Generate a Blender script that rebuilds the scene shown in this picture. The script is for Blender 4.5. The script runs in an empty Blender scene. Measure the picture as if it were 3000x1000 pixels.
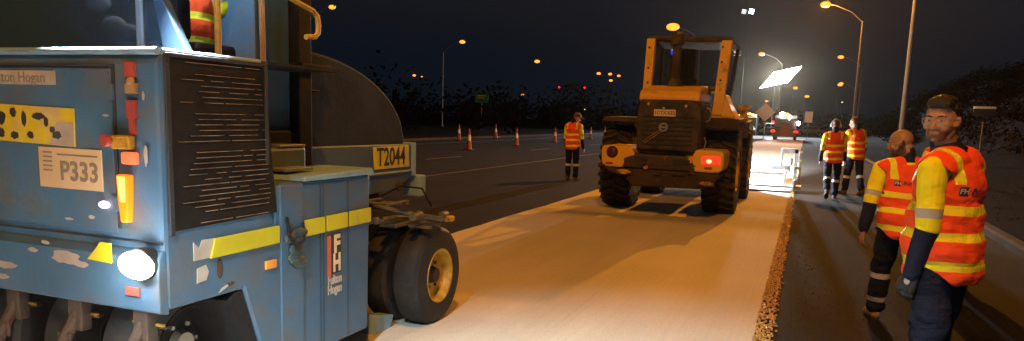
import bpy, bmesh, math, random
from mathutils import Vector, Matrix, noise
from mathutils.bvhtree import BVHTree
random.seed(7)
R = math.radians
sc = bpy.context.scene
COL = sc.collection

# ------------------------------------------------------------------ materials
def new_mat(name):
    m = bpy.data.materials.new(name); m.use_nodes = True
    return m, m.node_tree.nodes, m.node_tree.links, m.node_tree.nodes['Principled BSDF']

def mat(name, col, rough=0.6, metal=0.0, var=0.25, scale=8.0, bump=0.0, bscale=60.0, dirt=None, dscale=3.0, damt=0.5, spec=0.5, coat=0.0):
    m, N, L, b = new_mat(name)
    tc = N.new('ShaderNodeTexCoord')
    n1 = N.new('ShaderNodeTexNoise'); n1.inputs['Scale'].default_value = scale; n1.inputs['Detail'].default_value = 6
    L.new(tc.outputs['Object'], n1.inputs['Vector'])
    r = N.new('ShaderNodeValToRGB'); L.new(n1.outputs['Fac'], r.inputs['Fac'])
    r.color_ramp.elements[0].position = 0.3; r.color_ramp.elements[1].position = 0.7
    r.color_ramp.elements[0].color = [c * (1 - var) for c in col] + [1]
    r.color_ramp.elements[1].color = [min(1, c * (1 + var * .6)) for c in col] + [1]
    out = r.outputs['Color']
    if dirt:
        n2 = N.new('ShaderNodeTexNoise'); n2.inputs['Scale'].default_value = dscale; n2.inputs['Detail'].default_value = 9; n2.inputs['Roughness'].default_value = .65
        L.new(tc.outputs['Object'], n2.inputs['Vector'])
        r2 = N.new('ShaderNodeValToRGB'); L.new(n2.outputs['Fac'], r2.inputs['Fac'])
        r2.color_ramp.elements[0].position = 1 - damt - .12 if damt < .9 else .1; r2.color_ramp.elements[1].position = 1 - damt + .06
        mx = N.new('ShaderNodeMix'); mx.data_type = 'RGBA'
        L.new(r2.outputs['Color'], mx.inputs[0]); L.new(out, mx.inputs[6]); mx.inputs[7].default_value = list(dirt) + [1]
        out = mx.outputs[2]
    L.new(out, b.inputs['Base Color'])
    b.inputs['Roughness'].default_value = rough; b.inputs['Metallic'].default_value = metal
    b.inputs['Specular IOR Level'].default_value = spec
    b.inputs['Coat Weight'].default_value = coat
    if bump:
        n3 = N.new('ShaderNodeTexNoise'); n3.inputs['Scale'].default_value = bscale; n3.inputs['Detail'].default_value = 4
        L.new(tc.outputs['Object'], n3.inputs['Vector'])
        bp = N.new('ShaderNodeBump'); bp.inputs['Strength'].default_value = bump; bp.inputs['Distance'].default_value = .02
        L.new(n3.outputs['Fac'], bp.inputs['Height']); L.new(bp.outputs['Normal'], b.inputs['Normal'])
    return m

def emit(name, col, st):
    m, N, L, b = new_mat(name)
    b.inputs['Base Color'].default_value = list(col) + [1]
    b.inputs['Emission Color'].default_value = list(col) + [1]
    b.inputs['Emission Strength'].default_value = st
    try: m.cycles.emission_sampling = 'NONE'
    except Exception: pass
    return m

def glass(name, tint=(.5, .6, .7), alpha=.25, rough=.08):
    m, N, L, b = new_mat(name)
    b.inputs['Base Color'].default_value = list(tint) + [1]; b.inputs['Roughness'].default_value = rough
    b.inputs['Alpha'].default_value = alpha; b.inputs['Specular IOR Level'].default_value = .8
    return m

M = {}
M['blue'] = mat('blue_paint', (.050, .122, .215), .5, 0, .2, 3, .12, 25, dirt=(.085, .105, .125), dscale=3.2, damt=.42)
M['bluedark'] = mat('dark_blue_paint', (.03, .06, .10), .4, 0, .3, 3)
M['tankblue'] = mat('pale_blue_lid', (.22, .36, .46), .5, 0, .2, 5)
M['seam'] = mat('seam_dark', (.02, .025, .03), .7)
M['black'] = mat('black_rubbery', (.012, .012, .014), .7, 0, .4, 20, .1, 80, spec=.2)
M['dome'] = mat('charcoal_canvas', (.028, .040, .058), .75, 0, .3, 3, .1, 30, spec=.12)
M['grillemesh'] = mat('grille_black', (.010, .009, .009), .7, 0, .35, 9, .2, 200, spec=.2)
M['wire'] = mat('grille_wire', (.36, .26, .16), .5, .2, .8, 9)
M['tyre'] = mat('tyre_rubber', (.011, .011, .012), .7, 0, .35, 14, .12, 90, dirt=(.028, .024, .02), dscale=5, damt=.42)
M['tyremud'] = mat('tyre_dusty', (.016, .014, .012), .85, 0, .4, 12, .25, 50, dirt=(.05, .036, .025), dscale=6, damt=.45)
M['yrim'] = mat('yellow_rim', (.50, .29, .025), .5, 0, .3, 10, .05, 50, dirt=(.22, .12, .03), dscale=7, damt=.40)
M['hub'] = mat('pale_hub', (.5, .47, .4), .6, 0, .3, 8)
M['yellow'] = mat('yellow_paint', (.68, .40, .03), .45, 0, .2, 4, .05, 50, dirt=(.10, .055, .02), dscale=7, damt=.42)
M['loaderhood'] = mat('loader_hood_yellow', (.80, .44, .035), .42, 0, .2, 3, .05, 40, dirt=(.30, .16, .03), dscale=3, damt=.34)
M['loaderdirty'] = mat('loader_worn_frame', (.085, .05, .025), .75, 0, .5, 6, .2, 40, dirt=(.03, .02, .012), dscale=6, damt=.5)
M['counter'] = mat('worn_yellow_counterweight', (.58, .32, .025), .6, 0, .25, 6, .15, 40, dirt=(.045, .025, .014), dscale=5, damt=.47)
M['loaderdark'] = mat('loader_dark_panel', (.035, .027, .022), .7, 0, .5, 5, .2, 50, dirt=(.08, .055, .035), dscale=5, damt=.42)
M['stripe'] = mat('yellow_tape', (.56, .50, .02), .45, 0, .1, 6, dirt=(.35, .33, .1), dscale=12, damt=.32)
M['decalwhite'] = mat('worn_white', (.44, .40, .35), .6, 0, .2, 12)
M['decalyellow'] = mat('worn_yellow_sign', (.75, .62, .03), .5, 0, .2, 7, dirt=(.55, .47, .36), dscale=6, damt=.40)
M['plate'] = mat('plate_cream', (.72, .58, .36), .5, 0, .1, 5)
M['ink'] = mat('ink_black', (.03, .03, .03), .6)
M['inkgrey'] = mat('ink_grey', (.22, .18, .14), .6)
M['logored'] = mat('logo_red', (.55, .12, .06), .5)
M['red'] = mat('reflector_red', (.38, .07, .055), .4)
M['orangeref'] = mat('reflector_orange', (.85, .33, .05), .4)
M['steel'] = mat('dull_steel', (.32, .33, .33), .4, .6, .3, 9)
M['galv'] = mat('galvanised_pole', (.12, .11, .10), .7, 0, .2, 6)
M['olive'] = mat('oily_bracket', (.12, .11, .085), .55, .3, .5, 10, .2, 60)
M['rustbrown'] = mat('rusty_brown', (.045, .028, .02), .7, 0, .5, 8, .2, 50)
M['tan'] = mat('tan_metal', (.30, .18, .08), .6, 0, .4, 9)
M['white'] = mat('white_paint', (.75, .75, .72), .45, 0, .1, 5)
M['windowdark'] = glass('dark_cab_glass', (.05, .11, .19), .72, .05)
M['cabglass'] = glass('loader_glass', (.02, .03, .03), .42, .02)
M['lensglass'] = glass('clear_lens', (.8, .85, .8), .22, .03)
M['head'] = emit('headlamp_glow', (1, .93, .82), 60)
M['amber'] = emit('amber_lamp', (1, .20, .005), 1.15)
M['amberhot'] = emit('amber_led', (1, .55, .08), 3)
M['pillar'] = mat('clean_yellow_paint', (.85, .50, .045), .45, 0, .15, 3, .05, 40, dirt=(.25, .14, .03), dscale=5, damt=.3)
M['amberlit'] = emit('amber_beacon', (1, .40, .05), 5)
M['redlit'] = emit('red_lamp', (1, .02, .02), 2.6)
M['redtail'] = emit('red_tail', (1, .04, .015), 1.1)
M['redspot'] = emit('red_bulb', (1, .30, .15), 3)
M['pinklit'] = emit('small_pink_lamp', (1, .75, .8), 6)
M['redplate'] = emit('lit_red_plate', (1, .16, .06), .9)
M['sodium'] = emit('sodium_lamp', (1, .25, .02), 2.8)
M['sodiumpale'] = emit('pale_sodium_lamp', (1, .66, .36), 3)
M['flood'] = emit('flood_white', (.90, .97, 1), 90)
M['screen'] = emit('blue_screen', (.03, .08, 1), 2.2)
M['greensign'] = mat('green_sign', (.02, .16, .09), .5)
M['sign'] = mat('sign_back', (.45, .32, .22), .6)
M['cone'] = mat('cone_orange', (.24, .035, .02), .6, 0, .2, 9)
M['conewhite'] = mat('cone_sleeve', (.60, .58, .52), .5, 0, .15, 9)
M['bark'] = mat('bark', (.10, .07, .045), .9, 0, .4, 10, .4, 30)
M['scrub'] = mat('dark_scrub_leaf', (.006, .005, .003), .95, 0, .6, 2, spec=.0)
M['farpaint'] = mat('dimmed_grey_paint', (.16, .15, .13), .6, 0, .2, 5)  # white vehicle paint darkened to grey to keep far vehicles dim
M['darkmetal'] = mat('dark_truck', (.010, .008, .008), .5)
M['chrome'] = mat('arch_white', (.7, .7, .68), .35, .2)

def worn_mat():
    # yellow casting worn to dark metal low down and in the middle where loads rub
    m, N, L, b = new_mat('worn_casting')
    tc = N.new('ShaderNodeTexCoord'); sp = N.new('ShaderNodeSeparateXYZ'); L.new(tc.outputs['Object'], sp.inputs[0])
    n = N.new('ShaderNodeTexNoise'); n.inputs['Scale'].default_value = 6; n.inputs['Detail'].default_value = 9; n.inputs['Roughness'].default_value = .62; L.new(tc.outputs['Object'], n.inputs['Vector'])
    def mt(op, a, v=None):
        q = N.new('ShaderNodeMath'); q.operation = op; L.new(a, q.inputs[0])
        if v is not None:
            if isinstance(v, float): q.inputs[1].default_value = v
            else: L.new(v, q.inputs[1])
        return q.outputs[0]
    ax = mt('ABSOLUTE', sp.outputs[0]); e = mt('MULTIPLY', mt('SUBTRACT', ax, .46), 1.6); e = mt('MINIMUM', mt('MAXIMUM', e, -.16), .35)
    z = mt('MULTIPLY', mt('SUBTRACT', sp.outputs[2], 1.0), 1.25); s = mt('ADD', mt('ADD', e, z), n.outputs['Fac'])
    r = N.new('ShaderNodeValToRGB'); r.color_ramp.elements[0].position = .50; r.color_ramp.elements[1].position = .56
    r.color_ramp.elements[0].color = (.05, .03, .017, 1); r.color_ramp.elements[1].color = (.82, .46, .035, 1)
    L.new(s, r.inputs['Fac']); L.new(r.outputs['Color'], b.inputs['Base Color']); b.inputs['Roughness'].default_value = .6
    return m
M['counter'] = worn_mat()
def ground_mat(name, c1, c2, big=.35, fine=160, bump=.35, rough=.85, streak=None, stain=None):
    m, N, L, b = new_mat(name)
    tc = N.new('ShaderNodeTexCoord')
    nb = N.new('ShaderNodeTexNoise'); nb.inputs['Scale'].default_value = big; nb.inputs['Detail'].default_value = 7
    nf = N.new('ShaderNodeTexNoise'); nf.inputs['Scale'].default_value = fine; nf.inputs['Detail'].default_value = 3
    vo = N.new('ShaderNodeTexVoronoi'); vo.inputs['Scale'].default_value = fine * .8
    for n in (nb, nf, vo): L.new(tc.outputs['Object'], n.inputs['Vector'])
    r = N.new('ShaderNodeValToRGB'); r.color_ramp.elements[0].position = .33; r.color_ramp.elements[1].position = .68
    r.color_ramp.elements[0].color = list(c1) + [1]; r.color_ramp.elements[1].color = list(c2) + [1]
    L.new(nb.outputs['Fac'], r.inputs['Fac'])
    out = r.outputs['Color']
    mx = N.new('ShaderNodeMix'); mx.data_type = 'RGBA'; mx.blend_type = 'OVERLAY'; mx.inputs[0].default_value = .55
    L.new(out, mx.inputs[6]); L.new(nf.outputs['Fac'], mx.inputs[7]); out = mx.outputs[2]
    if streak:
        mp = N.new('ShaderNodeMapping'); mp.inputs['Scale'].default_value = (streak, .25, 1)
        L.new(tc.outputs['Object'], mp.inputs['Vector'])
        ns = N.new('ShaderNodeTexNoise'); ns.inputs['Scale'].default_value = 1; ns.inputs['Detail'].default_value = 5
        L.new(mp.outputs['Vector'], ns.inputs['Vector'])
        rs = N.new('ShaderNodeValToRGB'); rs.color_ramp.elements[0].position = .35; rs.color_ramp.elements[1].position = .65
        rs.color_ramp.elements[0].color = (.86, .86, .86, 1); rs.color_ramp.elements[1].color = (1, 1, 1, 1)
        L.new(ns.outputs['Fac'], rs.inputs['Fac'])
        m2 = N.new('ShaderNodeMix'); m2.data_type = 'RGBA'; m2.blend_type = 'MULTIPLY'; m2.inputs[0].default_value = .8
        L.new(out, m2.inputs[6]); L.new(rs.outputs['Color'], m2.inputs[7]); out = m2.outputs[2]
    if name == 'pale_spread_sand':
        mp = N.new('ShaderNodeMapping'); mp.inputs['Scale'].default_value = (34, .12, 1); L.new(tc.outputs['Object'], mp.inputs['Vector'])
        ns = N.new('ShaderNodeTexNoise'); ns.inputs['Scale'].default_value = 1; ns.inputs['Detail'].default_value = 3; L.new(mp.outputs['Vector'], ns.inputs['Vector'])
        rs = N.new('ShaderNodeValToRGB'); rs.color_ramp.elements[0].position = .3; rs.color_ramp.elements[1].position = .6
        rs.color_ramp.elements[0].color = (.94, .935, .93, 1); rs.color_ramp.elements[1].color = (1, 1, 1, 1); L.new(ns.outputs['Fac'], rs.inputs['Fac'])
        m3 = N.new('ShaderNodeMix'); m3.data_type = 'RGBA'; m3.blend_type = 'MULTIPLY'; m3.inputs[0].default_value = .8
        L.new(out, m3.inputs[6]); L.new(rs.outputs['Color'], m3.inputs[7]); out = m3.outputs[2]
    L.new(out, b.inputs['Base Color'])
    b.inputs['Roughness'].default_value = rough
    bp = N.new('ShaderNodeBump'); bp.inputs['Strength'].default_value = bump; bp.inputs['Distance'].default_value = .006
    ad = N.new('ShaderNodeMath'); ad.operation = 'ADD'; L.new(nf.outputs['Fac'], ad.inputs[0]); L.new(vo.outputs['Distance'], ad.inputs[1])
    L.new(ad.outputs[0], bp.inputs['Height']); L.new(bp.outputs['Normal'], b.inputs['Normal']); b.inputs['Specular IOR Level'].default_value = .14 if name in ('asphalt', 'pale_spread_sand') else .02
    return m
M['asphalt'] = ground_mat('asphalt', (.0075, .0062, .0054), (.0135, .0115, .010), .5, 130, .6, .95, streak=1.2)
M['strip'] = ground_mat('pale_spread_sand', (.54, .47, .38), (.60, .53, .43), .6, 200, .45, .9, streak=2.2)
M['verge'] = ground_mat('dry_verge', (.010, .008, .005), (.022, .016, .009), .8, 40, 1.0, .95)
M['kerb'] = ground_mat('kerb_concrete', (.06, .05, .04), (.10, .085, .07), 1.5, 90, .4, .85)
M['line'] = mat('line_paint', (.18, .17, .15), .6, 0, .4, 6, dirt=(.08, .075, .07), dscale=5, damt=.45)
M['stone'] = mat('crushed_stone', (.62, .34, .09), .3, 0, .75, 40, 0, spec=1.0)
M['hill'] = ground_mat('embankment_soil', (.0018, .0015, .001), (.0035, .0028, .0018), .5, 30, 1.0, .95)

# ------------------------------------------------------------------ mesh builder
class MB:
    def __init__(s): s.v = []; s.f = []
    def add(s, vs, fs):
        o = len(s.v); s.v += [tuple(v) for v in vs]; s.f += [tuple(i + o for i in f) for f in fs]; return s
    def box(s, a, b, rot=None, piv=None):
        x0, y0, z0 = a; x1, y1, z1 = b
        vs = [Vector(p) for p in ((x0,y0,z0),(x1,y0,z0),(x1,y1,z0),(x0,y1,z0),(x0,y0,z1),(x1,y0,z1),(x1,y1,z1),(x0,y1,z1))]
        if rot is not None:
            p = Vector(piv) if piv else (vs[0] + vs[6]) / 2
            vs = [rot @ (v - p) + p for v in vs]
        return s.add(vs, [(0,3,2,1),(4,5,6,7),(0,1,5,4),(1,2,6,5),(2,3,7,6),(3,0,4,7)])
    def cyl(s, p0, p1, r0, r1=None, n=16, caps=True):
        if r1 is None: r1 = r0
        p0 = Vector(p0); p1 = Vector(p1); d = (p1 - p0).normalized()
        u = d.orthogonal().normalized(); w = d.cross(u)
        vs = []
        for p, r in ((p0, r0), (p1, r1)):
            for k in range(n):
                a = 2 * math.pi * k / n; vs.append(p + (u * math.cos(a) + w * math.sin(a)) * r)
        fs = [(k, (k + 1) % n, n + (k + 1) % n, n + k) for k in range(n)]
        if caps: fs += [tuple(range(n))[::-1], tuple(range(n, 2 * n))]
        return s.add(vs, fs)
    def tube(s, pts, r, n=10):
        pts = [Vector(p) for p in pts]; vs = []; fs = []
        u = None
        for i, p in enumerate(pts):
            d = ((pts[min(i + 1, len(pts) - 1)] - pts[max(i - 1, 0)])).normalized()
            if u is None: u = d.orthogonal().normalized()
            u = (u - d * u.dot(d)).normalized(); w = d.cross(u)
            rr = r[i] if isinstance(r, (list, tuple)) else r
            for k in range(n):
                a = 2 * math.pi * k / n; vs.append(p + (u * math.cos(a) + w * math.sin(a)) * rr)
        for i in range(len(pts) - 1):
            for k in range(n):
                fs.append((i*n+k, i*n+(k+1) % n, (i+1)*n+(k+1) % n, (i+1)*n+k))
        fs += [tuple(range(n))[::-1], tuple(range((len(pts)-1)*n, len(pts)*n))]
        return s.add(vs, fs)
    def prism(s, poly, axis, d0, d1):
        n = len(poly)
        def mk(p, d):
            a, b = p
            return {'x': (d, a, b), 'y': (a, d, b), 'z': (a, b, d)}[axis]
        vs = [mk(p, d0) for p in poly] + [mk(p, d1) for p in poly]
        return s.add(vs, [tuple(range(n))[::-1], tuple(range(n, 2*n))] + [(k, (k+1) % n, n+(k+1) % n, n+k) for k in range(n)])
    def lathe(s, c, axis, prof, n=48, closed=True):   # prof: list of (along axis, radius)
        c = Vector(c); vs = []; m_ = len(prof)
        for k in range(n):
            a = 2 * math.pi * k / n; ca, sa = math.cos(a), math.sin(a)
            for t, r in prof:
                p = {'x': (t, r*ca, r*sa), 'y': (r*ca, t, r*sa), 'z': (r*ca, r*sa, t)}[axis]
                vs.append(c + Vector(p))
        fs = []
        for k in range(n):
            k2 = (k + 1) % n
            for j in range(m_ if closed else m_ - 1):
                j2 = (j + 1) % m_
                fs.append((k*m_+j, k*m_+j2, k2*m_+j2, k2*m_+j))
        return s.add(vs, fs)
    def ell(s, c, r, rot=None, nu=20, nv=12):
        c = Vector(c); vs = []; fs = []
        if not isinstance(r, (tuple, list)): r = (r, r, r)
        def q(x, y, z):
            v = Vector((x * r[0], y * r[1], z * r[2]))
            return c + (rot @ v if rot is not None else v)
        vs.append(q(0, 0, 1))
        for i in range(1, nv):
            t = math.pi * i / nv
            for k in range(nu):
                a = 2 * math.pi * k / nu; vs.append(q(math.sin(t)*math.cos(a), math.sin(t)*math.sin(a), math.cos(t)))
        vs.append(q(0, 0, -1))
        for k in range(nu):
            fs.append((0, 1 + k, 1 + (k+1) % nu))
            for i in range(nv - 2):
                a = 1 + i*nu; fs.append((a+k, a+nu+k, a+nu+(k+1) % nu, a+(k+1) % nu))
            a = 1 + (nv-2)*nu; fs.append((a+k, len(vs)-1, a+(k+1) % nu))
        return s.add(vs, fs)
    def cap(s, p0, p1, r0, r1=None, n=16, flat=None):   # tapered capsule
        if r1 is None: r1 = r0
        p0 = Vector(p0); p1 = Vector(p1); d = p1 - p0
        if d.length < 1e-6: return s.ell(p0, r0)
        d.normalize(); u = d.orthogonal().normalized(); w = d.cross(u)
        rings = []
        for i in range(1, 5): t = math.pi/2*i/5; rings.append((p0 - d*r0*math.cos(t), r0*math.sin(t)))
        rings.append((p0, r0)); rings.append((p1, r1))
        for i in range(4, 0, -1): t = math.pi/2*i/5; rings.append((p1 + d*r1*math.cos(t), r1*math.sin(t)))
        vs = []
        for p, r in rings:
            for k in range(n):
                a = 2*math.pi*k/n; vs.append(p + (u*math.cos(a) + w*math.sin(a))*r)
        m_ = len(rings); vs.append(p0 - d*r0); vs.append(p1 + d*r1)
        fs = [(i*n+k, i*n+(k+1) % n, (i+1)*n+(k+1) % n, (i+1)*n+k) for i in range(m_-1) for k in range(n)]
        fs += [(m_*n, (k+1) % n, k) for k in range(n)] + [(m_*n+1, (m_-1)*n+k, (m_-1)*n+(k+1) % n) for k in range(n)]
        return s.add(vs, fs)
    def build(s, name, m, parent=None, org=(0, 0, 0), bevel=0, smooth=None, label=None):
        me = bpy.data.meshes.new(name)
        o3 = Vector(org)
        me.from_pydata([Vector(v) - o3 for v in s.v], [], s.f); me.validate()
        bm = bmesh.new(); bm.from_mesh(me); bmesh.ops.recalc_face_normals(bm, faces=bm.faces); bm.to_mesh(me); bm.free()
        me.materials.append(m)
        if smooth is not None:
            for p in me.polygons: p.use_smooth = True
            me.set_sharp_from_angle(angle=R(smooth))
        o = bpy.data.objects.new(name, me); COL.objects.link(o)
        if parent: o.parent = parent
        else: o.location = o3
        if bevel:
            bv = o.modifiers.new('bevel', 'BEVEL'); bv.width = bevel; bv.segments = 2; bv.limit_method = 'ANGLE'; bv.angle_limit = R(40)
        if label: o['label'] = label
        return o

def tag(o, label=None, cat=None, group=None, kind=None):
    if label: o['label'] = label
    if cat: o['category'] = cat
    if group: o['group'] = group
    if kind: o['kind'] = kind
    return o
def empty(name, loc, label, cat, group=None, rz=0):
    o = bpy.data.objects.new(name, None); COL.objects.link(o); o.location = loc; o.rotation_euler = (0, 0, rz)
    o.empty_display_size = .2
    return tag(o, label, cat, group)
def copy_tree(o, parent=None):
    c = o.copy(); COL.objects.link(c); c.parent = parent
    for ch in list(o.children): copy_tree(ch, c)
    return c

def text(name, s, m, size, parent, mtx, org=(0,0,0), ext=.0015, bold=0.0, shear=0, sx=1.0, align='CENTER', label=None):
    cu = bpy.data.curves.new('txt', 'FONT'); cu.body = s; cu.size = size; cu.extrude = ext; cu.align_x = align; cu.align_y = 'CENTER'
    cu.offset = bold; cu.shear = shear; cu.resolution_u = 3
    t = bpy.data.objects.new('txt', cu); COL.objects.link(t)
    dg = bpy.context.evaluated_depsgraph_get(); me = bpy.data.meshes.new_from_object(t.evaluated_get(dg))
    bpy.data.objects.remove(t); bpy.data.curves.remove(cu)
    me.transform(Matrix.Diagonal((sx, 1, 1, 1))); me.transform(mtx); me.transform(Matrix.Translation(-Vector(org)))
    me.materials.clear(); me.materials.append(m); me.name = name
    o = bpy.data.objects.new(name, me); COL.objects.link(o)
    if parent: o.parent = parent
    if label: o['label'] = label
    return o
def face_end(x, y, z):      # text on a wall facing -Y
    return Matrix.Translation((x, y, z)) @ Matrix.Rotation(R(90), 4, 'X')
def face_side(x, y, z, rot=0):     # text on a wall facing +X, reading along +Y
    return Matrix.Translation((x, y, z)) @ Matrix.Rotation(R(90), 4, 'Z') @ Matrix.Rotation(R(90), 4, 'X') @ Matrix.Rotation(R(rot), 4, 'Z')

# ------------------------------------------------------------------ camera / world
cam = bpy.data.cameras.new('camera'); co = bpy.data.objects.new('camera', cam); COL.objects.link(co)
cam.sensor_width = 36; cam.lens = 26; cam.shift_y = 163 / 3000; cam.clip_end = 3000; cam.clip_start = .05
co.matrix_world = Matrix.Translation((0, 0, 1.58)) @ Matrix.Rotation(R(21.3105), 4, 'Z') @ Matrix.Rotation(R(90 - 8.4), 4, 'X') @ Matrix.Rotation(R(1.8), 4, 'Z')
sc.camera = co
sc.view_settings.view_transform = 'Standard'; sc.view_settings.look = 'None'; sc.view_settings.gamma = 1; sc.view_settings.exposure = 0
w = bpy.data.worlds.new('World'); sc.world = w; w.use_nodes = True
wn = w.node_tree; bg = wn.nodes['Background']
sky = wn.nodes.new('ShaderNodeTexSky'); sky.sky_type = 'NISHITA'; sky.sun_disc = False
sky.sun_elevation = R(-3.0); sky.sun_rotation = R(120); sky.air_density = 1; sky.dust_density = 3
ad_ = wn.nodes.new('ShaderNodeMix'); ad_.data_type = 'RGBA'; ad_.blend_type = 'ADD'; ad_.inputs[0].default_value = 1; ad_.inputs[7].default_value = (.024, .040, .070, 1)
wn.links.new(sky.outputs['Color'], ad_.inputs[6]); wn.links.new(ad_.outputs[2], bg.inputs['Color']); bg.inputs['Strength'].default_value = .15
sun = bpy.data.lights.new('moonlight', 'SUN'); sun.energy = .012; sun.angle = R(.5); sun.color = (.8, .88, 1)
so = bpy.data.objects.new('moonlight', sun); COL.objects.link(so); so.rotation_euler = (R(50), 0, R(120))

def lamp(name, kind, loc, energy, col, size=.15, target=None, cone=60, blend=.5):
    l = bpy.data.lights.new(name, kind); l.energy = energy; l.color = col
    l.shadow_soft_size = size
    if kind == 'SPOT': l.spot_size = R(cone); l.spot_blend = blend
    o = bpy.data.objects.new(name, l); COL.objects.link(o); o.location = loc
    if target is not None: o.rotation_euler = (Vector(target) - Vector(loc)).to_track_quat('-Z', 'Y').to_euler()
    return o
SOD = (1, .38, .03); WHT = (1, .93, .84); CW = (.86, .94, 1)

# ------------------------------------------------------------------ ground
def sheet(name, x0, x1, y0, y1, z, m, label=None, nx=1, ny=1):
    b = MB(); vs = []; fs = []
    for j in range(ny + 1):
        for i in range(nx + 1): vs.append((x0 + (x1-x0)*i/nx, y0 + (y1-y0)*j/ny, z))
    for j in range(ny):
        for i in range(nx): a = j*(nx+1)+i; fs.append((a, a+1, a+nx+2, a+nx+1))
    b.add(vs, fs); o = b.build(name, m); o['kind'] = 'structure'; return o
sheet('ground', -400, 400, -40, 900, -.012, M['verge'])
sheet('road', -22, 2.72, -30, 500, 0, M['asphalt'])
b = MB()   # spread strip: thin raised layer with slightly ragged edges
n = 300; ys = [-12 + (95+12)*(k/n)**1.0 for k in range(n+1)]
vs = []
for y in ys:
    e0 = -4.30 + noise.noise(Vector((y*1.7, 0, 0)))*.03 + noise.noise(Vector((y*.25, 3, 0)))*.05
    e1 = -.25 + noise.noise(Vector((y*3, 9, 0)))*.012
    vs += [(e0 - .01, y, .002), (e0, y, .012), (e1, y, .012), (e1 + .01, y, .002)]
b.add(vs, [(4*k+j, 4*k+j+1, 4*k+j+5, 4*k+j+4) for k in range(n) for j in range(3)])
o = b.build('path', M['strip']); o['kind'] = 'structure'; o['label'] = 'pale sandy strip spread along the lane being resurfaced'
# loose stone along its right edge
b = MB(); rnd = random.Random(3)
ico = [(0,0,1),(.894,0,.447),(.276,.851,.447),(-.724,.526,.447),(-.724,-.526,.447),(.276,-.851,.447),(.724,.526,-.447),(-.276,.851,-.447),(-.894,0,-.447),(-.276,-.851,-.447),(.724,-.526,-.447),(0,0,-1)]
icf = [(0,1,2),(0,2,3),(0,3,4),(0,4,5),(0,5,1),(1,6,2),(2,7,3),(3,8,4),(4,9,5),(5,10,1),(6,7,2),(7,8,3),(8,9,4),(9,10,5),(10,6,1),(11,7,6),(11,8,7),(11,9,8),(11,10,9),(11,6,10)]
def stone(x, y, z, r):
    q = Matrix.Rotation(rnd.random()*6.28, 3, 'Z') @ Matrix.Rotation(rnd.random()*6.28, 3, 'X')
    b.add([Vector((x, y, z)) + q @ Vector((p[0]*r*(.7+.6*rnd.random()), p[1]*r*(.7+.5*rnd.random()), p[2]*r*(.6+.4*rnd.random()))) for p in ico], icf)
y = 3.5
while y < 34:
    stp = .0042 if y < 12 else .012
    wd = .125 if y < 17 else .10
    x = -.245 + wd*rnd.random() + (rnd.gauss(0, .012))
    t = (x + .245)/wd
    stone(x, y, .008 + .022*max(0, math.sin(max(0, min(1, t))*math.pi))*rnd.random(), .0065 + .005*rnd.random() + (.004 if y > 12 else 0)); y += stp*.75
tag(b.build('loose_stone', M['stone']), 'band of loose crushed stone along the right edge of the pale strip', 'gravel', kind='stuff')
b = MB()
for k in range(420):    # stray chips on the near asphalt
    x = .0 + abs(rnd.gauss(0, .35)); yy = 4.5 + 9*rnd.random(); stone(x, yy, .003, .003 + .003*rnd.random())
tag(b.build('stray_chips', M['kerb']), 'few stray stone chips scattered on the dark asphalt', 'gravel', kind='stuff')
# lane lines on the far carriageway
def line(x, y0, y1, w_=.11, seg=None):
    b = MB()
    if seg is None: b.box((x-w_/2, y0, .003), (x+w_/2, y1, .006))
    else:
        y = y0
        while y < y1: b.box((x-w_/2, y, .003), (x+w_/2, y+seg[0], .006)); y += seg[1]
    o = b.build('road', M['line']); o['kind'] = 'structure'; o['label'] = 'painted lane line on the asphalt'; return o
line(-19.0, 10, 300, .13); line(-12.4, 23.2, 200, .10, (3, 10.7)); line(-9.0, 5, 110, .07); 
# joint between old and new asphalt right of strip
# kerb
b = MB(); b.prism([(2.70, -.01), (2.70, .09), (2.74, .12), (2.86, .12), (2.86, -.01)], 'y', -10, 260)
o = b.build('kerb', M['kerb']); o['kind'] = 'structure'
b = MB(); b.prism([(-21.6, -.01), (-21.6, .12), (-21.7, .14), (-21.85, .14), (-21.85, -.01)], 'y', -10, 300)
o = b.build('kerb', M['kerb']); o['kind'] = 'structure'
# verge + embankment on the right
def hz(x, y):
    s = max(0, min(1, (x - 5.5)/9.0)); s = s*s*(3-2*s)
    f = max(0, min(1, (175 - y)/95)); f = f*f*(3-2*f)
    return .12 + (5.6*s + .06*max(0, x-14))*(.25 + .75*f) + s*(noise.noise(Vector((x*.12, y*.07, 0)))*1.2 + noise.noise(Vector((x*.6, y*.5, 3)))*.35)
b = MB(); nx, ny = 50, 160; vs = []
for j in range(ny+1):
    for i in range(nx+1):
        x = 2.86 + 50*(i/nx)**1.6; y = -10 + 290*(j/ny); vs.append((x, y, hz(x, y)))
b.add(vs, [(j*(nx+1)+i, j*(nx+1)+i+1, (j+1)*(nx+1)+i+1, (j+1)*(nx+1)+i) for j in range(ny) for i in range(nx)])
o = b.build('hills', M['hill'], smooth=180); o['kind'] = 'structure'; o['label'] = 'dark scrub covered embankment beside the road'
def leaves(b, c, rad, n, size, rnd, flat=1.0):
    for k in range(n):
        d = Vector((rnd.gauss(0, 1), rnd.gauss(0, 1), rnd.gauss(0, 1))).normalized() * (rnd.random() ** .45)
        p = Vector(c) + Vector((d.x*rad[0], d.y*rad[1], d.z*rad[2]))
        u = Vector((rnd.gauss(0, 1), rnd.gauss(0, 1), rnd.gauss(0, .8))).normalized(); w_ = u.orthogonal().normalized()
        s = size * (.5 + rnd.random())
        b.add([p + u*s, p + w_*s*.5, p - u*s, p - w_*s*.5], [(0, 1, 2, 3)])
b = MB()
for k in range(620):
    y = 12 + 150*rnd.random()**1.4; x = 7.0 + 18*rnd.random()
    h = .5 + 1.0*rnd.random(); leaves(b, (x, y, hz(x, y) + h*.35), (h*1.2, h*1.2, h*.7), 190, .055 + .0009*y, rnd)
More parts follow.
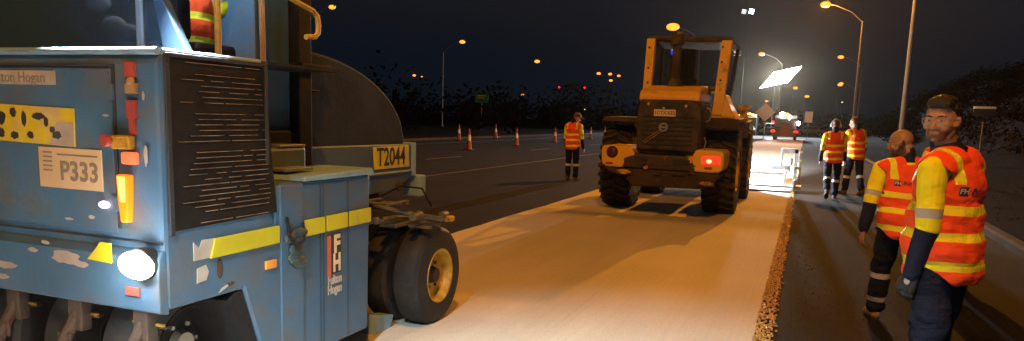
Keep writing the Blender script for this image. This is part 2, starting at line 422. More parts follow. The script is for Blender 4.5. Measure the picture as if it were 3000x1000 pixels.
tag(b.build('scrub', M['scrub']), 'dense dark scrub covering the embankment on the right', 'scrub', kind='stuff')
b = MB()     # tussocks on the verge
for k in range(2600):
    y = 5 + 60*rnd.random()**1.4; x = 2.95 + 4*rnd.random(); s = .012 + .03*rnd.random()
    z = hz(x, y); q = Vector((rnd.gauss(0, 1), rnd.gauss(0, 1), 0)).normalized()*.012
    t = Vector((rnd.gauss(0, .03), rnd.gauss(0, .03), s))
    p = Vector((x, y, z)); b.add([p-q, p+q, p+t], [(0, 1, 2)])
tag(b.build('dry_grass', M['verge']), 'short dry grass on the verge beside the kerb', 'grass', kind='stuff')
b = MB()     # far-off tree belt across the left carriageway
for k in range(260):
    t = rnd.random(); x = -26 - 75*rnd.random(); y = 18 + 260*t
    h = 2.5 + 4.5*rnd.random(); leaves(b, (x, y, h*.55), (h*.6, h*.6, h*.55), 70, .35, rnd)
for k in range(120):
    x = -110 + 130*rnd.random(); y = 300 + 60*rnd.random(); h = 4 + 4*rnd.random(); leaves(b, (x, y, h*.5), (h*.8, h*.6, h*.55), 60, .8, rnd)
tag(b.build('tree_belt', M['scrub']), 'far off dark tree belt beyond the opposite carriageway', 'trees', kind='stuff')
# ================================================================== ROLLER
RO = (-3.5, 3.8, 0)
ro = empty('pneumatic_roller', RO, 'blue rubber-tyred road roller with black grille and glowing headlamp, nearest machine on the left', 'road roller')
SX = -2.62; EY = 2.46
b = MB()
side = [(2.46,.66),(2.95,.66),(3.06,.355),(3.14,.15),(4.13,.15),(4.15,1.18),(3.235,1.18),(3.20,1.02),(3.12,1.82),(2.50,1.82),(2.46,1.78)]
b_ = 0
# tall rear body and hood as one sheet-metal shell
b.prism(side, 'x', -4.50, SX)
body = b.build('body', M['blue'], ro, RO, bevel=.022)
b = MB(); b.prism([(2.90,.655),(2.95,.655),(3.053,.355),(3.13,.145),(3.0,.145),(2.98,.3),(2.85,.62)], 'x', -4.49, SX-.006); b.build('wheel_well_shade', M['black'], ro, RO)  # black sheet stands in for the shade inside the wheel well
b = MB(); b.cyl((-4.4,EY+.012,1.815),(SX-.01,EY+.012,1.815),.017,.017,20); b.cyl((SX-.008,EY+.03,1.815),(SX-.008,3.11,1.815),.015,.015,20); b.build('hood_rim_highlight', M['tankblue'], ro, RO, smooth=50)  # pale tubes paint the bright highlight along the hood's top edge
# flared lower skirt on the rear face
b = MB(); b.prism([(EY-.012, .93), (EY-.035, .90), (EY-.035, .655), (EY+.02, .64), (EY+.02, .95)], 'x', -4.50, SX-.004)
b.build('rear_skirt', M['blue'], ro, RO, bevel=.008)
# rear door seams
b = MB()
b.box((-4.2, EY-.006, 1.745), (-2.88, EY+.002, 1.757)); b.box((-2.888, EY-.007, 1.02), (-2.872, EY+.002, 1.757)); b.box((-4.2, EY-.007, .965), (-2.63, EY+.002, .972))
b.build('door_seam', M['seam'], ro, RO)
b = MB(); b.box((-4.1, EY-.008, 1.0), (-2.895, EY+.004, 1.738)); [b.box((-2.905, EY-.016, z), (-2.875, EY-.006, z+.07)) for z in (1.10, 1.60)]; [b.cyl((x, EY-.012, 1.715), (x, EY-.007, 1.715), .007, .007, 8) for x in (-3.18,-3.05,-2.93)]; b.build('rear_door', M['blue'], ro, RO, bevel=.006)
# side grille
b = MB(); b.prism([(2.505,1.02),(2.515,1.795),(3.125,1.80),(3.215,1.035)], 'x', SX, SX+.006)
g = b.build('grille', M['grillemesh'], ro, RO)
b = MB()
for k in range(30):
    z = 1.04 + k*.0254; ye = 3.205 - (z-1.035)/.765*.085
    rr = random.Random(k)
    if rr.random() < .18: continue
    y0 = 2.55 + .16*rr.random()
    while y0 < ye-.05:
        y1 = min(ye-.03, y0+.06+.35*rr.random()); b.box((SX+.007, y0, z), (SX+.0105, y1, z+.0026)); y0 = y1+.01+.06*rr.random()
b.build('grille_wires', M['wire'], g, (0,0,0))
for o_ in g.children: o_.data.transform(Matrix.Translation(-Vector(RO)))
b = MB()
for (a0, a1, z0, z1) in ((2.49,2.515,1.0,1.81),(3.13,3.15,1.3,1.82)): b.box((SX-.002, a0, z0), (SX+.012, a1, z1))
b.box((SX-.002, 2.5, 1.795), (SX+.012, 3.13, 1.812))
for k in range(9): b.cyl((SX+.012, 2.502, 1.06+.088*k), (SX+.018, 2.502, 1.06+.088*k), .006, .006, 8)
b.build('grille_frame', M['seam'], ro, RO, bevel=.004)
# lower vertical ribs / panel seams on the tank side
b = MB()
for y in (3.30, 3.60, 3.63, 3.885): b.box((SX-.004, y, .17), (SX+.004, y+.008, 1.16))
b.build('panel_rib', M['bluedark'], ro, RO)
b = MB(); b.box((SX-.01, 3.24, .2), (SX+.012, 3.43, 1.172)); [b.cyl((SX+.012, y, z), (SX+.018, y, z), .008, .008, 8) for y in (3.26,3.41) for z in (.25,.5,.75,1.0,1.14)]; b.build('side_panel', M['blue'], ro, RO, bevel=.006)
# tank lids on top
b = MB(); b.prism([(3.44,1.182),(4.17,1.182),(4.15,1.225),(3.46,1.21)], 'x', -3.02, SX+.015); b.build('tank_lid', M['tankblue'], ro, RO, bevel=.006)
b = MB(); b.box((-3.08, 3.46, 1.226), (-2.75, 3.72, 1.245)); b.box((-3.0, 3.5, 1.245), (-2.9, 3.66, 1.27)); b.build('lid_hinge', M['steel'], ro, RO, bevel=.003)
b = MB(); b.box((-3.10, 3.42, 1.20), (-2.86, 3.80, 1.36)); b.build('filler_box', M['blue'], ro, RO, bevel=.02)
b = MB(); b.box((-3.09, 3.55, 1.36), (-2.86, 3.79, 1.375)); b.build('filler_cap', M['steel'], ro, RO, bevel=.004)
# yellow reflective stripe, side and rear
def zs(y): return .862 + (y-2.72)*.008
for (y0, y1) in ((2.725,3.225),(3.455,3.635),(3.665,3.87),(3.90,4.135)):
    b = MB(); b.prism([(y0-.0, zs(y0)),(y1, zs(y1)),(y1, zs(y1)+.092),(y0+(.03 if y0<3 else 0), zs(y0)+.092)], 'x', SX, SX+.013+.001); b.build('reflective_stripe', M['stripe'], ro, RO)
b = MB(); b.prism([(2.625,.865),(2.74,.866),(2.77,.955),(2.68,.958),(2.66,.92),(2.625,.955)], 'x', SX, SX+.004); b.build('worn_tape', M['decalwhite'], ro, RO)
b = MB(); b.prism([(2.64,.755),(2.70,.76),(2.715,.80),(2.70,.835),(2.645,.825)], 'x', SX, SX+.004)
b.prism([(2.78,.62+.06),(2.80,.70),(2.86,.72),(2.84,.70)], 'x', SX, SX+.004); b.build('worn_sticker', M['decalwhite'], ro, RO)
b = MB(); b.ell((SX+.002, 2.79, .80), (.004, .022, .05)); b.ell((SX+.002, 2.86, .71), (.003, .03, .01)); b.build('dark_oval', M['rustbrown'], ro, RO)  # two dark ovals on the side of the body
b = MB(); b.prism([(-3.05,.868),(-2.90,.862),(-2.90,.955),(-2.965,.955),(-2.985,.93)], 'y', EY-.044, EY-.036); b.build('reflective_stripe', M['stripe'], ro, RO)
# paint damage
b = MB()
def blob(cx, cz, w_, h_, seed):
    r2 = random.Random(seed); p = []
    for k in range(18):
        a = 2*math.pi*k/18; q = .78 + .3*r2.random(); p.append((cx + w_*q*math.cos(a), cz + h_*q*math.sin(a)))
    return p
for (cx, cz, w_, h_, s_) in ((-3.20,.86,.10,.035,1),(-3.42,.875,.035,.012,2),(-3.10,.835,.05,.015,5),(-3.33,1.02-.1,.03,.010,4),(-3.62,.78,.09,.02,8),(-3.66,.72,.07,.015,9)):
    b.prism(blob(cx, cz, w_, h_, s_), 'y', EY-.0375, EY-.036)
for (cx, cz, w_, h_, s_) in ((-3.05,1.06,.02,.010,6),(-3.20,1.04,.03,.007,7),(-2.70,1.62,.008,.02,10),(-2.70,1.36,.012,.05,11),(-2.93,1.53,.02,.007,12)):
    b.prism(blob(cx, cz, w_, h_, s_), 'y', EY-.0095, EY-.008)
b.build('chipped_paint', M['decalwhite'], ro, RO)
# decals on the rear door
DY = EY-.008
b = MB(); b.prism([(-4.05,1.400),(-3.13,1.380),(-3.125,1.555),(-4.05,1.575)], 'y', DY-.004, DY); sg = b.build('warning_sign', M['decalyellow'], ro, RO)
b = MB(); rr = random.Random(5)
for (x, z, w_, h_, s_) in ((-3.62,1.50,.05,.045,1),(-3.53,1.53,.03,.03,2),(-3.46,1.50,.022,.05,3),(-3.36,1.515,.055,.022,4),(-3.31,1.49,.02,.03,5),(-3.62,1.43,.03,.03,6),(-3.53,1.42,.035,.025,7),(-3.42,1.425,.03,.025,8),(-3.27,1.455,.025,.02,9),(-3.24,1.43,.04,.025,12),(-3.78,1.5,.05,.05,10),(-3.9,1.48,.05,.05,11)):
    b.prism(blob(x, z, w_*.8, h_*.8, s_+20), 'y', DY-.0055, DY-.0042)
b.build('worn_lettering', M['ink'], ro, RO)
b = MB(); b.prism([(-3.29,1.385),(-3.132,1.383),(-3.128,1.49),(-3.24,1.49),(-3.26,1.45)], 'y', DY-.0053, DY-.0041); b.build('bare_patch', M['decalwhite'], ro, RO)
b = MB(); b.box((-3.73, DY-.003, 1.66), (-3.235, DY, 1.725)); st = b.build('name_strip', M['decalwhite'], ro, RO)
text('lettering', 'Fulton Hogan', M['inkgrey'], .07, ro, face_end(-3.49, DY-.0045, 1.692), RO, ext=.001)
b = MB(); b.box((-3.375, DY-.004, 1.183), (-2.965, DY, 1.372)); b.build('number_plate', M['plate'], ro, RO, bevel=.003)
text('lettering', 'P333', M['inkgrey'], .125, ro, face_end(-3.11, DY-.0055, 1.262), RO, ext=.001, bold=.003)
b = MB()
for k in range(5): b.box((-3.345, DY-.0052, 1.345-k*.021), (-3.285, DY-.004, 1.353-k*.021))
b.box((-3.25, DY-.0052, 1.337), (-2.99, DY-.004, 1.345)); b.build('small_print', M['inkgrey'], ro, RO)
# marker strips, switch box and lamps between door and grille
b = MB(); b.box((-2.80, DY-.006, 1.70), (-2.745, EY-.0, 1.765)); b.build('red_marker', M['red'], ro, RO)
b = MB(); b.box((-2.80, DY-.006, 1.52), (-2.745, EY-.0, 1.60)); b.box((-2.79, DY-.004, 1.45), (-2.755, EY-.0, 1.52)); b.build('red_marker', M['red'], ro, RO)
b = MB(); b.box((-2.80, DY-.01, 1.63), (-2.735, EY-.0, 1.675)); b.ell((-2.768, DY-.004, 1.683), (.026, .01, .02)); b.build('tan_latch', M['tan'], ro, RO, bevel=.004)
b = MB(); b.box((-2.875, DY-.03, 1.385), (-2.765, EY-.0, 1.445)); sb = b.build('stop_switch_box', M['yrim'], ro, RO, bevel=.006)
b = MB(); b.cyl((-2.885, DY-.03, 1.42), (-2.885, DY-.06, 1.42), .027, .027, 18); b.build('stop_button', M['red'], ro, RO, bevel=.004)
b = MB(); b.box((-2.83, DY-.02, 1.318), (-2.745, EY-.0, 1.372)); b.build('small_marker_lamp', M['redplate'], ro, RO, bevel=.008)
b = MB(); b.prism([(-2.853,1.27),(-2.785,1.27),(-2.79,1.17),(-2.80,1.055),(-2.835,1.055),(-2.85,1.17)], 'y', DY-.03, EY); il = b.build('indicator_lamp', M['amber'], ro, RO, bevel=.006)
b = MB(); b.prism([(-2.842,1.262),(-2.797,1.262),(-2.803,1.15),(-2.83,1.15)], 'y', DY-.0325, DY-.028); b.build('bulb', M['amberhot'], il, RO)
b = MB(); b.ell((-2.955, DY-.01, 1.125), (.032, .012, .017)); b.build('small_rear_lamp', M['pinklit'], ro, RO, smooth=60)
b = MB(); b.cyl((-2.70, EY-.075, .88), (-2.70, EY+.0, .88), .078, .07, 28); hb = b.build('headlamp', M['seam'], ro, RO, bevel=.006)
b = MB(); b.ell((-2.70, EY-.085, .88), (.104, .024, .062), nu=32); b.build('lens', M['head'], hb, RO, smooth=60)
b = MB(); b.box((-2.82, EY-.046, .725), (-2.735, EY-.035, .765)); b.build('red_reflector', M['red'], ro, RO, bevel=.003)
b = MB(); b.box((SX, 3.115, .735), (SX+.014, 3.20, .78)); b.build('orange_reflector', M['orangeref'], ro, RO, bevel=.003)
# company decal on the tank side
b = MB(); b.box((SX+.002, 3.672, .585), (SX+.006, 3.705, .835)); b.build('logo_bar', M['logored'], ro, RO)
b = MB(); b.box((SX+.002, 3.712, .60), (SX+.006, 3.81, .845)); b.build('logo_panel', M['ink'], ro, RO)
text('lettering', 'F', M['plate'], .15, ro, face_side(SX+.0075, 3.762, .775), RO, ext=.001, bold=.006, sx=.95)
text('lettering', 'H', M['plate'], .15, ro, face_side(SX+.0075, 3.762, .66), RO, ext=.001, bold=.006, sx=.75)
text('lettering', 'Fulton', M['decalwhite'], .075, ro, face_side(SX+.004, 3.745, .56), RO, ext=.001, bold=.003, sx=.75)
text('lettering', 'Hogan', M['decalwhite'], .075, ro, face_side(SX+.004, 3.745, .50), RO, ext=.001, bold=.003, sx=.75)
# dark cover hanging on the side
b = MB(); rr = random.Random(2)
for k in range(9): b.ell((SX+.02, 3.30+.09*rr.random(), .90-.022*k), (.022, .05+.02*rr.random(), .03))
b.build('hanging_hose_bundle', mat('grimy_green', (.03,.05,.05), .6, 0, .5, 20), ro, RO, smooth=60)
b = MB(); b.tube([(SX+.02,3.28,1.0),(SX+.04,3.27,.9),(SX+.045,3.32,.83),(SX+.04,3.40,.86),(SX+.02,3.42,.95)], .008); b.build('hose', M['black'], ro, RO, smooth=60)
# front frame over the steered wheels
b = MB(); b.prism([(4.0,.95),(4.1,1.34),(5.54,1.33),(5.60,1.08),(5.57,1.05),(5.25,.95)], 'x', -4.0, -3.10); ff = b.build('front_frame', M['blue'], ro, RO, bevel=.012)
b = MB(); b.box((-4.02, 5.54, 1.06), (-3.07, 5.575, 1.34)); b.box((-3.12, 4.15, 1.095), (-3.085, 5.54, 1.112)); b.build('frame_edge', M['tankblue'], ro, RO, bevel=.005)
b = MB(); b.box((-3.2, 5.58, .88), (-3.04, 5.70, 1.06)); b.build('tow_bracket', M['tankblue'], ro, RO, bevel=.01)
b = MB(); b.cyl((-3.098,5.33,.98), (-3.085,5.33,.98), .04); b.box((-3.11,4.75,.88),(-3.09,4.83,1.06)); b.build('frame_hole', M['rustbrown'], ro, RO)
b = MB(); b.prism([(4.96,1.14),(5.50,1.14),(5.49,1.315),(4.94,1.315)], 'x', -3.10, -3.094); b.build('number_sign', M['decalyellow'], ro, RO)
text('lettering', 'T2044', M['ink'], .20, ro, face_side(-3.0925, 5.21, 1.228), RO, ext=.001, bold=.004, sx=.85)
# dark rounded front hood
pts = [(4.05, 1.30), (4.05, 1.965)]
for k in range(15):
    t = k/14*math.pi/2; pts.append((4.20 + 1.26*math.sin(t)**1.15, 1.32 + .65*math.cos(t)**.95 if t < math.pi/2-1e-6 else 1.32))
b = MB(); b.prism(pts, 'x', -4.05, -3.12); b.build('front_hood', M['dome'], ro, RO, bevel=.02)
# wheels
def roller_wheel(xc, yc, rimm, name='wheel'):
    r0 = .372; wd = .108
    e = bpy.data.objects.new(name, None); 
    b = MB()
    prof = [(-wd,.20),(-wd-.004,.27),(-wd+.004,.34),(-wd+.028,r0-.006),(-.05,r0),(0,r0+.002),(.05,r0),(wd-.028,r0-.006),(wd-.004,.34),(wd+.004,.27),(wd,.20)]
    b.lathe((xc, yc, r0), 'x', prof, 56); t = b.build('wheel', M['tyre'], ro, RO, smooth=35)
    b = MB(); b.lathe((xc, yc, r0), 'x', [(wd+.006,.205),(wd-.0,.192),(wd-.075,.178),(wd-.075,.05),(wd-.085,.05),(wd-.09,.19),(-wd,.2),(-wd-.006,.21),(-wd+.02,.205),(wd-.02,.213)], 48)
    rim = b.build('rim', rimm if rimm is M['yrim'] else M['black'], t, RO, smooth=35)
    b = MB(); b.cyl((xc+wd-.08, yc, r0), (xc+wd-.03, yc, r0), .07, .055, 24)
    for k in range(6): a = k*math.pi/3; b.cyl((xc+wd-.078, yc+.10*math.cos(a), r0+.10*math.sin(a)), (xc+wd-.06, yc+.10*math.cos(a), r0+.10*math.sin(a)), .012, .012, 6)
    b.build('hub', M['rustbrown'] if rimm is M['yrim'] else M['hub'], t, RO, smooth=35)
    return t
for xc in (-2.605, -2.865, -3.42, -3.68, -4.24): roller_wheel(xc, 4.93, M['yrim'])
for xc in (-2.97, -3.36, -3.75, -4.14): roller_wheel(xc, 2.83, M['hub'])
# axle beam, wheel forks and scrapers
b = MB(); b.box((-4.4, 4.8, .60), (-2.80, 5.05, .80)); b.box((-3.9,4.6,.80),(-3.2,5.2,.96)); b.cyl((-4.5,4.93,.372),(-2.7,4.93,.372),.045)
b.build('front_axle', M['black'], ro, RO, bevel=.01)
b = MB(); b.box((-4.3,2.9,.5),(-2.9,3.3,.66)); b.cyl((-4.2,2.83,.372),(-2.9,2.83,.372),.05); b.build('rear_axle', M['black'], ro, RO, bevel=.01)
for x in (-2.70, -3.12, -3.55, -3.95):
    b = MB(); b.box((x-.16, 2.50, .555), (x+.02, 2.535, .572)); b.box((x-.11, 2.44, .50), (x-.02, 2.50, .66)); b.tube([(x-.065,2.48,.62),(x-.10,2.40,.44),(x-.14,2.38,.34)], .03)
    b.box((x-.14, 2.40, .42), (x-.05, 2.415, .50)); b.build('rear_scraper', M['rustbrown'], ro, RO, bevel=.006)
    b = MB(); b.box((x-.165, 2.485, .573), (x+.025, 2.50, .583)); b.build('scraper_edge', M['yrim'], ro, RO)
b = MB()
b.tube([(-2.75,4.25,.83),(-2.72,4.60,.84),(-2.68,5.02,.80)], .016); b.box((-2.80,4.55,.77),(-2.66,5.10,.80)); b.box((-2.66,4.72,.755),(-2.48,4.76,.775)); b.box((-2.67,4.9,.755),(-2.50,4.94,.775))
b.tube([(-2.95,4.55,.93),(-2.80,4.60,.90),(-2.60,4.72,.85),(-2.50,4.95,.80)], .02); b.cyl((-2.56,4.60,.85),(-2.56,4.72,.86),.028); b.cyl((-2.53,5.0,.82),(-2.53,5.08,.82),.03); b.cyl((-2.72,4.36,.84),(-2.72,4.44,.84),.026)
b.box((-2.86,4.35,.955),(-2.62,4.40,.97)); b.box((-2.86,4.62,.93),(-2.62,4.67,.945)); b.box((-2.88,4.35,.95),(-2.84,4.67,.965)); b.box((-2.66,4.35,.95),(-2.62,4.67,.965))
b.build('scraper_frame', M['olive'], ro, RO, bevel=.004)
b = MB(); b.cyl((-2.50,5.02,.795),(-2.485,5.10,.79),.024); b.build('scraper_knob', M['yrim'], ro, RO)
b = MB(); b.tube([(-2.9,4.7,.96),(-2.86,4.95,1.03),(-2.78,5.15,1.0),(-2.72,5.2,.86)], .008); b.build('hose', M['black'], ro, RO, smooth=60)
b = MB(); b.prism([(4.40,.004),(4.62,.0045),(4.66,.10),(4.46,.14)], 'x', -2.86, -2.74); b.build('spray_flap', M['tankblue'], ro, RO, bevel=.004)
# cab
b = MB()
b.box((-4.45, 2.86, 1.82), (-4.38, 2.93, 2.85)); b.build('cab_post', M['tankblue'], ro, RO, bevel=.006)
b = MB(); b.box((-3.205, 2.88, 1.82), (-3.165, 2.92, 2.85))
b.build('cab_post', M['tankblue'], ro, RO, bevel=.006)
b = MB(); b.prism([(-3.02,1.82),(-2.86,1.82),(-3.02,2.10),(-3.30,2.86),(-3.36,2.86),(-3.08,2.10)], 'y', 2.88, 2.93); b.build('door_frame', M['bluedark'], ro, RO, bevel=.006)
b = MB(); b.box((-4.38, 2.895, 1.84), (-3.205, 2.90, 2.82)); b.prism([(-3.165,1.84),(-2.93,1.84),(-3.07,2.10),(-3.165,2.36)], 'y', 2.893, 2.899); b.build('rear_window', M['windowdark'], ro, RO)
b = MB(); b.box((-4.40, 4.0, 1.32), (-3.22, 4.04, 1.95)); b.build('cab_front_wall', M['bluedark'], ro, RO, bevel=.01)
b = MB(); b.box((-4.45,2.84,2.85),(-2.95,4.15,2.93)); b.build('cab_roof', M['bluedark'], ro, RO, bevel=.01)
b = MB(); b.box((-4.4,2.7,1.82),(-2.75,4.0,1.835)); b.build('deck', M['black'], ro, RO)
# broad blue stack, black posts, yellow and tan rails
b = MB(); b.box((-3.42, 3.64, 1.0), (-3.10, 3.96, 2.86)); b.build('rear_pillar', M['blue'], ro, RO, bevel=.015)
b = MB(); b.box((-3.16,3.98,1.2),(-3.05,4.12,2.9)); b.box((-3.30,3.97,1.85),(-3.02,4.3,1.88)); b.box((-3.3,3.97,1.7),(-3.05,4.2,1.72)); b.box((-3.14,3.30,1.0),(-3.06,4.0,1.45)); b.build('dark_cab_side', M['black'], ro, RO, bevel=.01)
b = MB(); b.cyl((-2.88,3.10,1.80),(-2.88,3.10,2.7), .017); b.build('yellow_rail', M['yrim'], ro, RO, smooth=50)
b = MB(); b.cyl((-2.80,3.36,1.20),(-2.83,3.37,2.6), .015); b.build('tan_rail', M['tan'], ro, RO, smooth=50)
b = MB(); b.tube([(-2.9,3.55,2.27),(-2.9,3.8,2.215),(-2.9,3.93,2.19),(-2.9,3.975,2.16),(-2.9,3.985,2.11),(-2.9,3.98,2.06),(-2.9,3.95,2.035),(-2.9,3.86,2.025)], .017); b.build('grab_handle', M['yrim'], ro, RO, smooth=50)
b = MB(); b.ell((-3.55,3.05,2.0),(.085,.04,.055)); b.ell((-3.47,3.07,1.985),(.06,.03,.03)); b.ell((-3.72,3.1,2.13),(.09,.04,.05)); b.build('work_light_cover', M['white'], ro, RO, smooth=60)
b = MB(); b.box((-3.75,3.35,1.84),(-3.25,3.75,1.95)); b.box((-3.75,3.25,1.95),(-3.3,3.36,2.2)); b.build('driver_seat', M['black'], ro, RO, bevel=.03)
b = MB(); b.box((-3.02,3.10,1.822),(-2.97,3.16,1.86)); b.cyl((-3.0,3.02,1.822),(-3.0,3.02,1.85),.04); b.build('deck_fitting', M['steel'], ro, RO, bevel=.006)
b = MB(); b.box((-3.0, 2.80, 2.62), (-2.80, 2.90, 2.74)); wl = b.build('work_lamp', M['steel'], ro, RO, bevel=.01)  # added lamp above the view, only to brighten the hood edge
b = MB(); b.box((-2.99, 2.785, 2.612), (-2.81, 2.80, 2.70)); b.build('lens', M['flood'], wl, RO)
lamp('roller_cab_light', 'POINT', (-3.35, 3.15, 2.6), 22, (.75, .88, 1), .08)
lamp('added_rim_light', 'SPOT', (-2.9, 2.75, 2.6), 5500, CW, .05, (-2.85, 2.5, 1.8), 62, .4)  # added spot that lights up the hood edge from above
lamp('roller_headlight', 'SPOT', (-2.70, EY-.14, .88), 140, (1, .90, .78), .06, (.6, -1.2, .7), 150, .5)

lamp('roller_headlight_glow', 'POINT', (-2.70, EY-.16, .88), 7, (1, .88, .80), .03)
# ================================================================== LOADER
LO = (-2.2, 13.6, 0)
lo = empty('wheel_loader', LO, 'worn yellow wheel loader seen from behind on the pale strip, one red tail lamp lit', 'wheel loader')
GY = 12.25
b = MB()   # engine housing
hp = [(-2.62,1.05),(-1.60,1.05),(-1.56,1.5),(-1.60,1.93),(-2.56,1.97),(-2.62,1.5)]
b.prism(hp, 'y', GY+.03, 13.7); b.build('engine_housing', M['loaderdark'], lo, LO, bevel=.05)
b = MB(); b.prism([(GY-.04,1.97),(GY+.02,2.08),(GY+.35,2.16),(13.1,2.20),(13.7,2.22),(13.7,1.9),(GY-.02,1.9)], 'x', -2.60, -1.62); b.build('hood', M['loaderhood'], lo, LO, bevel=.05)
b = MB(); b.prism([(-2.60,1.12),(-1.60,1.10),(-1.575,1.6),(-1.62,1.92),(-1.75,1.96),(-2.48,1.99),(-2.57,1.96),(-2.63,1.6)], 'y', GY-.03, GY+.03); gr = b.build('rear_grille', M['loaderdark'], lo, LO, bevel=.03)
b = MB()
for k in range(7): z = 1.20+.075*k; b.box((-2.52, GY-.045, z), (-1.70, GY-.028, z+.03))
b.box((-2.30,GY-.044,1.83),(-1.92,GY-.028,1.90)); b.build('louvre', M['seam'], gr, LO, bevel=.006)
b = MB(); b.box((-2.333, GY-.075, 1.665), (-1.985, GY-.05, 1.775)); pl = b.build('number_plate', M['plate'], lo, LO, bevel=.004)
text('lettering', '1CTX 632', M['inkgrey'], .078, lo, face_end(-2.159, GY-.078, 1.72), LO, ext=.001, bold=.002)
b = MB(); b.cyl((-2.18,GY-.05,1.80),(-2.18,GY-.08,1.80),.016); b.build('plate_lamp', M['stripe'], lo, LO)
for x, z in ((-2.435,1.86),(-1.83,1.835)):
    b = MB(); b.ell((x, GY-.045, z), (.022,.015,.026)); b.build('small_lamp', M['stripe'], lo, LO, smooth=60)
b = MB(); b.lathe((-2.17, GY-.06, 1.49), 'y', [(-.015,.075),(.015,.075),(.015,.045),(-.015,.045)], 28); b.box((-2.215, GY-.07, 1.475),(-2.125,GY-.05,1.505)); b.build('round_emblem', M['steel'], lo, LO, smooth=40)
q = Matrix.Rotation(R(-32), 3, 'Y')
b = MB()
for dz in (-.018, .018): b.box((-2.53, GY-.066, 1.33+dz-.006), (-2.20, GY-.05, 1.33+dz+.006), Matrix.Rotation(R(-36), 3, 'Y'), (-2.36, GY-.06, 1.36))
b.build('emblem_bar', M['tan'], lo, LO)
# counterweight
CY = 12.0
b = MB(); b.prism([(-3.10,1.17),(-2.64,1.17),(-2.58,1.05),(-1.66,1.04),(-1.60,1.16),(-1.20,1.15),(-1.16,1.10),(-1.17,.86),(-1.24,.80),(-3.05,.82),(-3.13,.88),(-3.14,1.12)], 'y', CY, 12.95); cw = b.build('counterweight', M['counter'], lo, LO, bevel=.035)
b = MB(); b.prism([(-3.12,.815),(-1.20,.795),(-1.28,.66),(-1.46,.53),(-2.62,.52),(-2.72,.70),(-2.98,.72)], 'y', CY+.03, 12.95); b.build('lower_frame', M['loaderdirty'], lo, LO, bevel=.03)
b = MB()
for (x0, z0, x1, z1) in ((-2.88,.70,-2.60,.80),(-2.44,.84,-2.36,.92),(-2.25,.72,-2.12,.80),(-1.70,.76,-1.60,.86),(-1.95,.73,-1.75,.79),(-1.55,.58,-1.28,.68),(-2.5,.86,-1.62,.90)): b.box((x0,CY-.006,z0),(x1,CY+.04,z1))
b.build('tow_plate', M['loaderdirty'], lo, LO, bevel=.01)
b = MB()
for (x0, z0, x1, z1) in ((-2.88,.71,-2.62,.79),(-1.52,.60,-1.30,.66),(-2.42,.80,-2.34,.87)): b.prism(blob((x0+x1)/2,(z0+z1)/2,(x1-x0)/2,(z1-z0)/2,int(-x0*100)), 'y', CY-.012, CY-.004)
b.build('bright_patch', M['yellow'], lo, LO)
b = MB(); b.box((-1.95,CY-.01,.90),(-1.68,CY+.01,.985)); b.box((-2.56,CY-.008,.93),(-2.36,CY+.01,1.01)); b.build('slot', M['seam'], lo, LO)
b = MB(); b.cyl((-2.95,CY-.006,1.06),(-2.95,CY+.05,1.06),.10,.10,24); b.build('tail_lamp_housing', M['rustbrown'], lo, LO, bevel=.01)
b = MB(); b.ell((-2.95,CY-.012,1.06),(.07,.02,.07)); b.build('unlit_tail_lamp', mat('unlit_red',(.10,.012,.012),.35), lo, LO, smooth=60)
b = MB(); b.box((-1.50,CY-.02,.93),(-1.22,CY+.02,1.06)); tl = b.build('tail_lamp', M['redtail'], lo, LO, bevel=.01)
b = MB(); b.ell((-1.385,CY-.03,.985),(.042,.02,.035)); b.build('bulb', M['redspot'], tl, LO, smooth=60)
for x in (-2.98,-1.38):
    b = MB(); b.box((x-.07,CY-.012,.86),(x+.05,CY+.02,.895)); b.build('red_reflector', M['red'], lo, LO, bevel=.004)
# wheels with chunky lugs
def loader_wheel(xc, yc):
    r0, wd = .745, .255; s = 1 if xc > LO[0] else -1
    b = MB(); b.lathe((xc, yc, r0), 'x', [(-wd,.34),(-wd-.02,.48),(-wd,.62),(-wd+.05,.69),(-.1,.70),(.1,.70),(wd-.05,.69),(wd,.62),(wd+.02,.48),(wd,.34)], 64)
    for k in range(26):
        for h in (-1, 1):
            a = 2*math.pi*(k + (.5 if h > 0 else 0))/26
            q = Matrix.Rotation(a, 3, 'X')
            # curved chevron lug from centre to shoulder and down the sidewall
            ctr = [(0.02*h, .05), (.11*h, .0), (.20*h, -.03), (.268*h, -.045), (.27*h, -.055)]
            rad = [(.68,.745),(.68,.745),(.66,.74),(.62,.715),(.50,.60)]
            vs = []
            for (x, t), (ri, ro_) in zip(ctr, rad):
                for (dt, rr_) in ((-.038, ri), (-.030, ro_), (.030, ro_), (.038, ri)):
                    p = q @ Vector((0, t + dt, rr_)); vs.append((xc + x, yc + p.y, r0 + p.z))
            fs = [(4*i+j, 4*i+(j+1) % 4, 4*i+4+(j+1) % 4, 4*i+4+j) for i in range(4) for j in range(4)] + [(0,1,2,3),(16,17,18,19)]
            b.add(vs, fs)
    t = b.build('wheel', M['tyremud'], lo, LO, smooth=30)
    b = MB(); b.lathe((xc, yc, r0), 'x', [(s*(wd+.012),.345),(s*(wd-.0),.32),(s*(wd-.09),.30),(s*(wd-.11),.12),(s*(wd-.03),.10),(s*(wd-.03),.01),(-s*.2,.01),(-s*.2,.34)], 40)
    b.build('rim', M['yellow'], t, LO, smooth=35)
for xc in (-1.33, -3.13):
    for yc in (13.55, 16.45): loader_wheel(xc, yc)
b = MB(); b.cyl((-3.0,13.55,.745),(-1.5,13.55,.745),.13); b.cyl((-3.0,16.45,.745),(-1.5,16.45,.745),.13); b.box((-2.5,13.0,.6),(-1.9,17.2,1.1)); b.build('axles', M['loaderdirty'], lo, LO, bevel=.02)
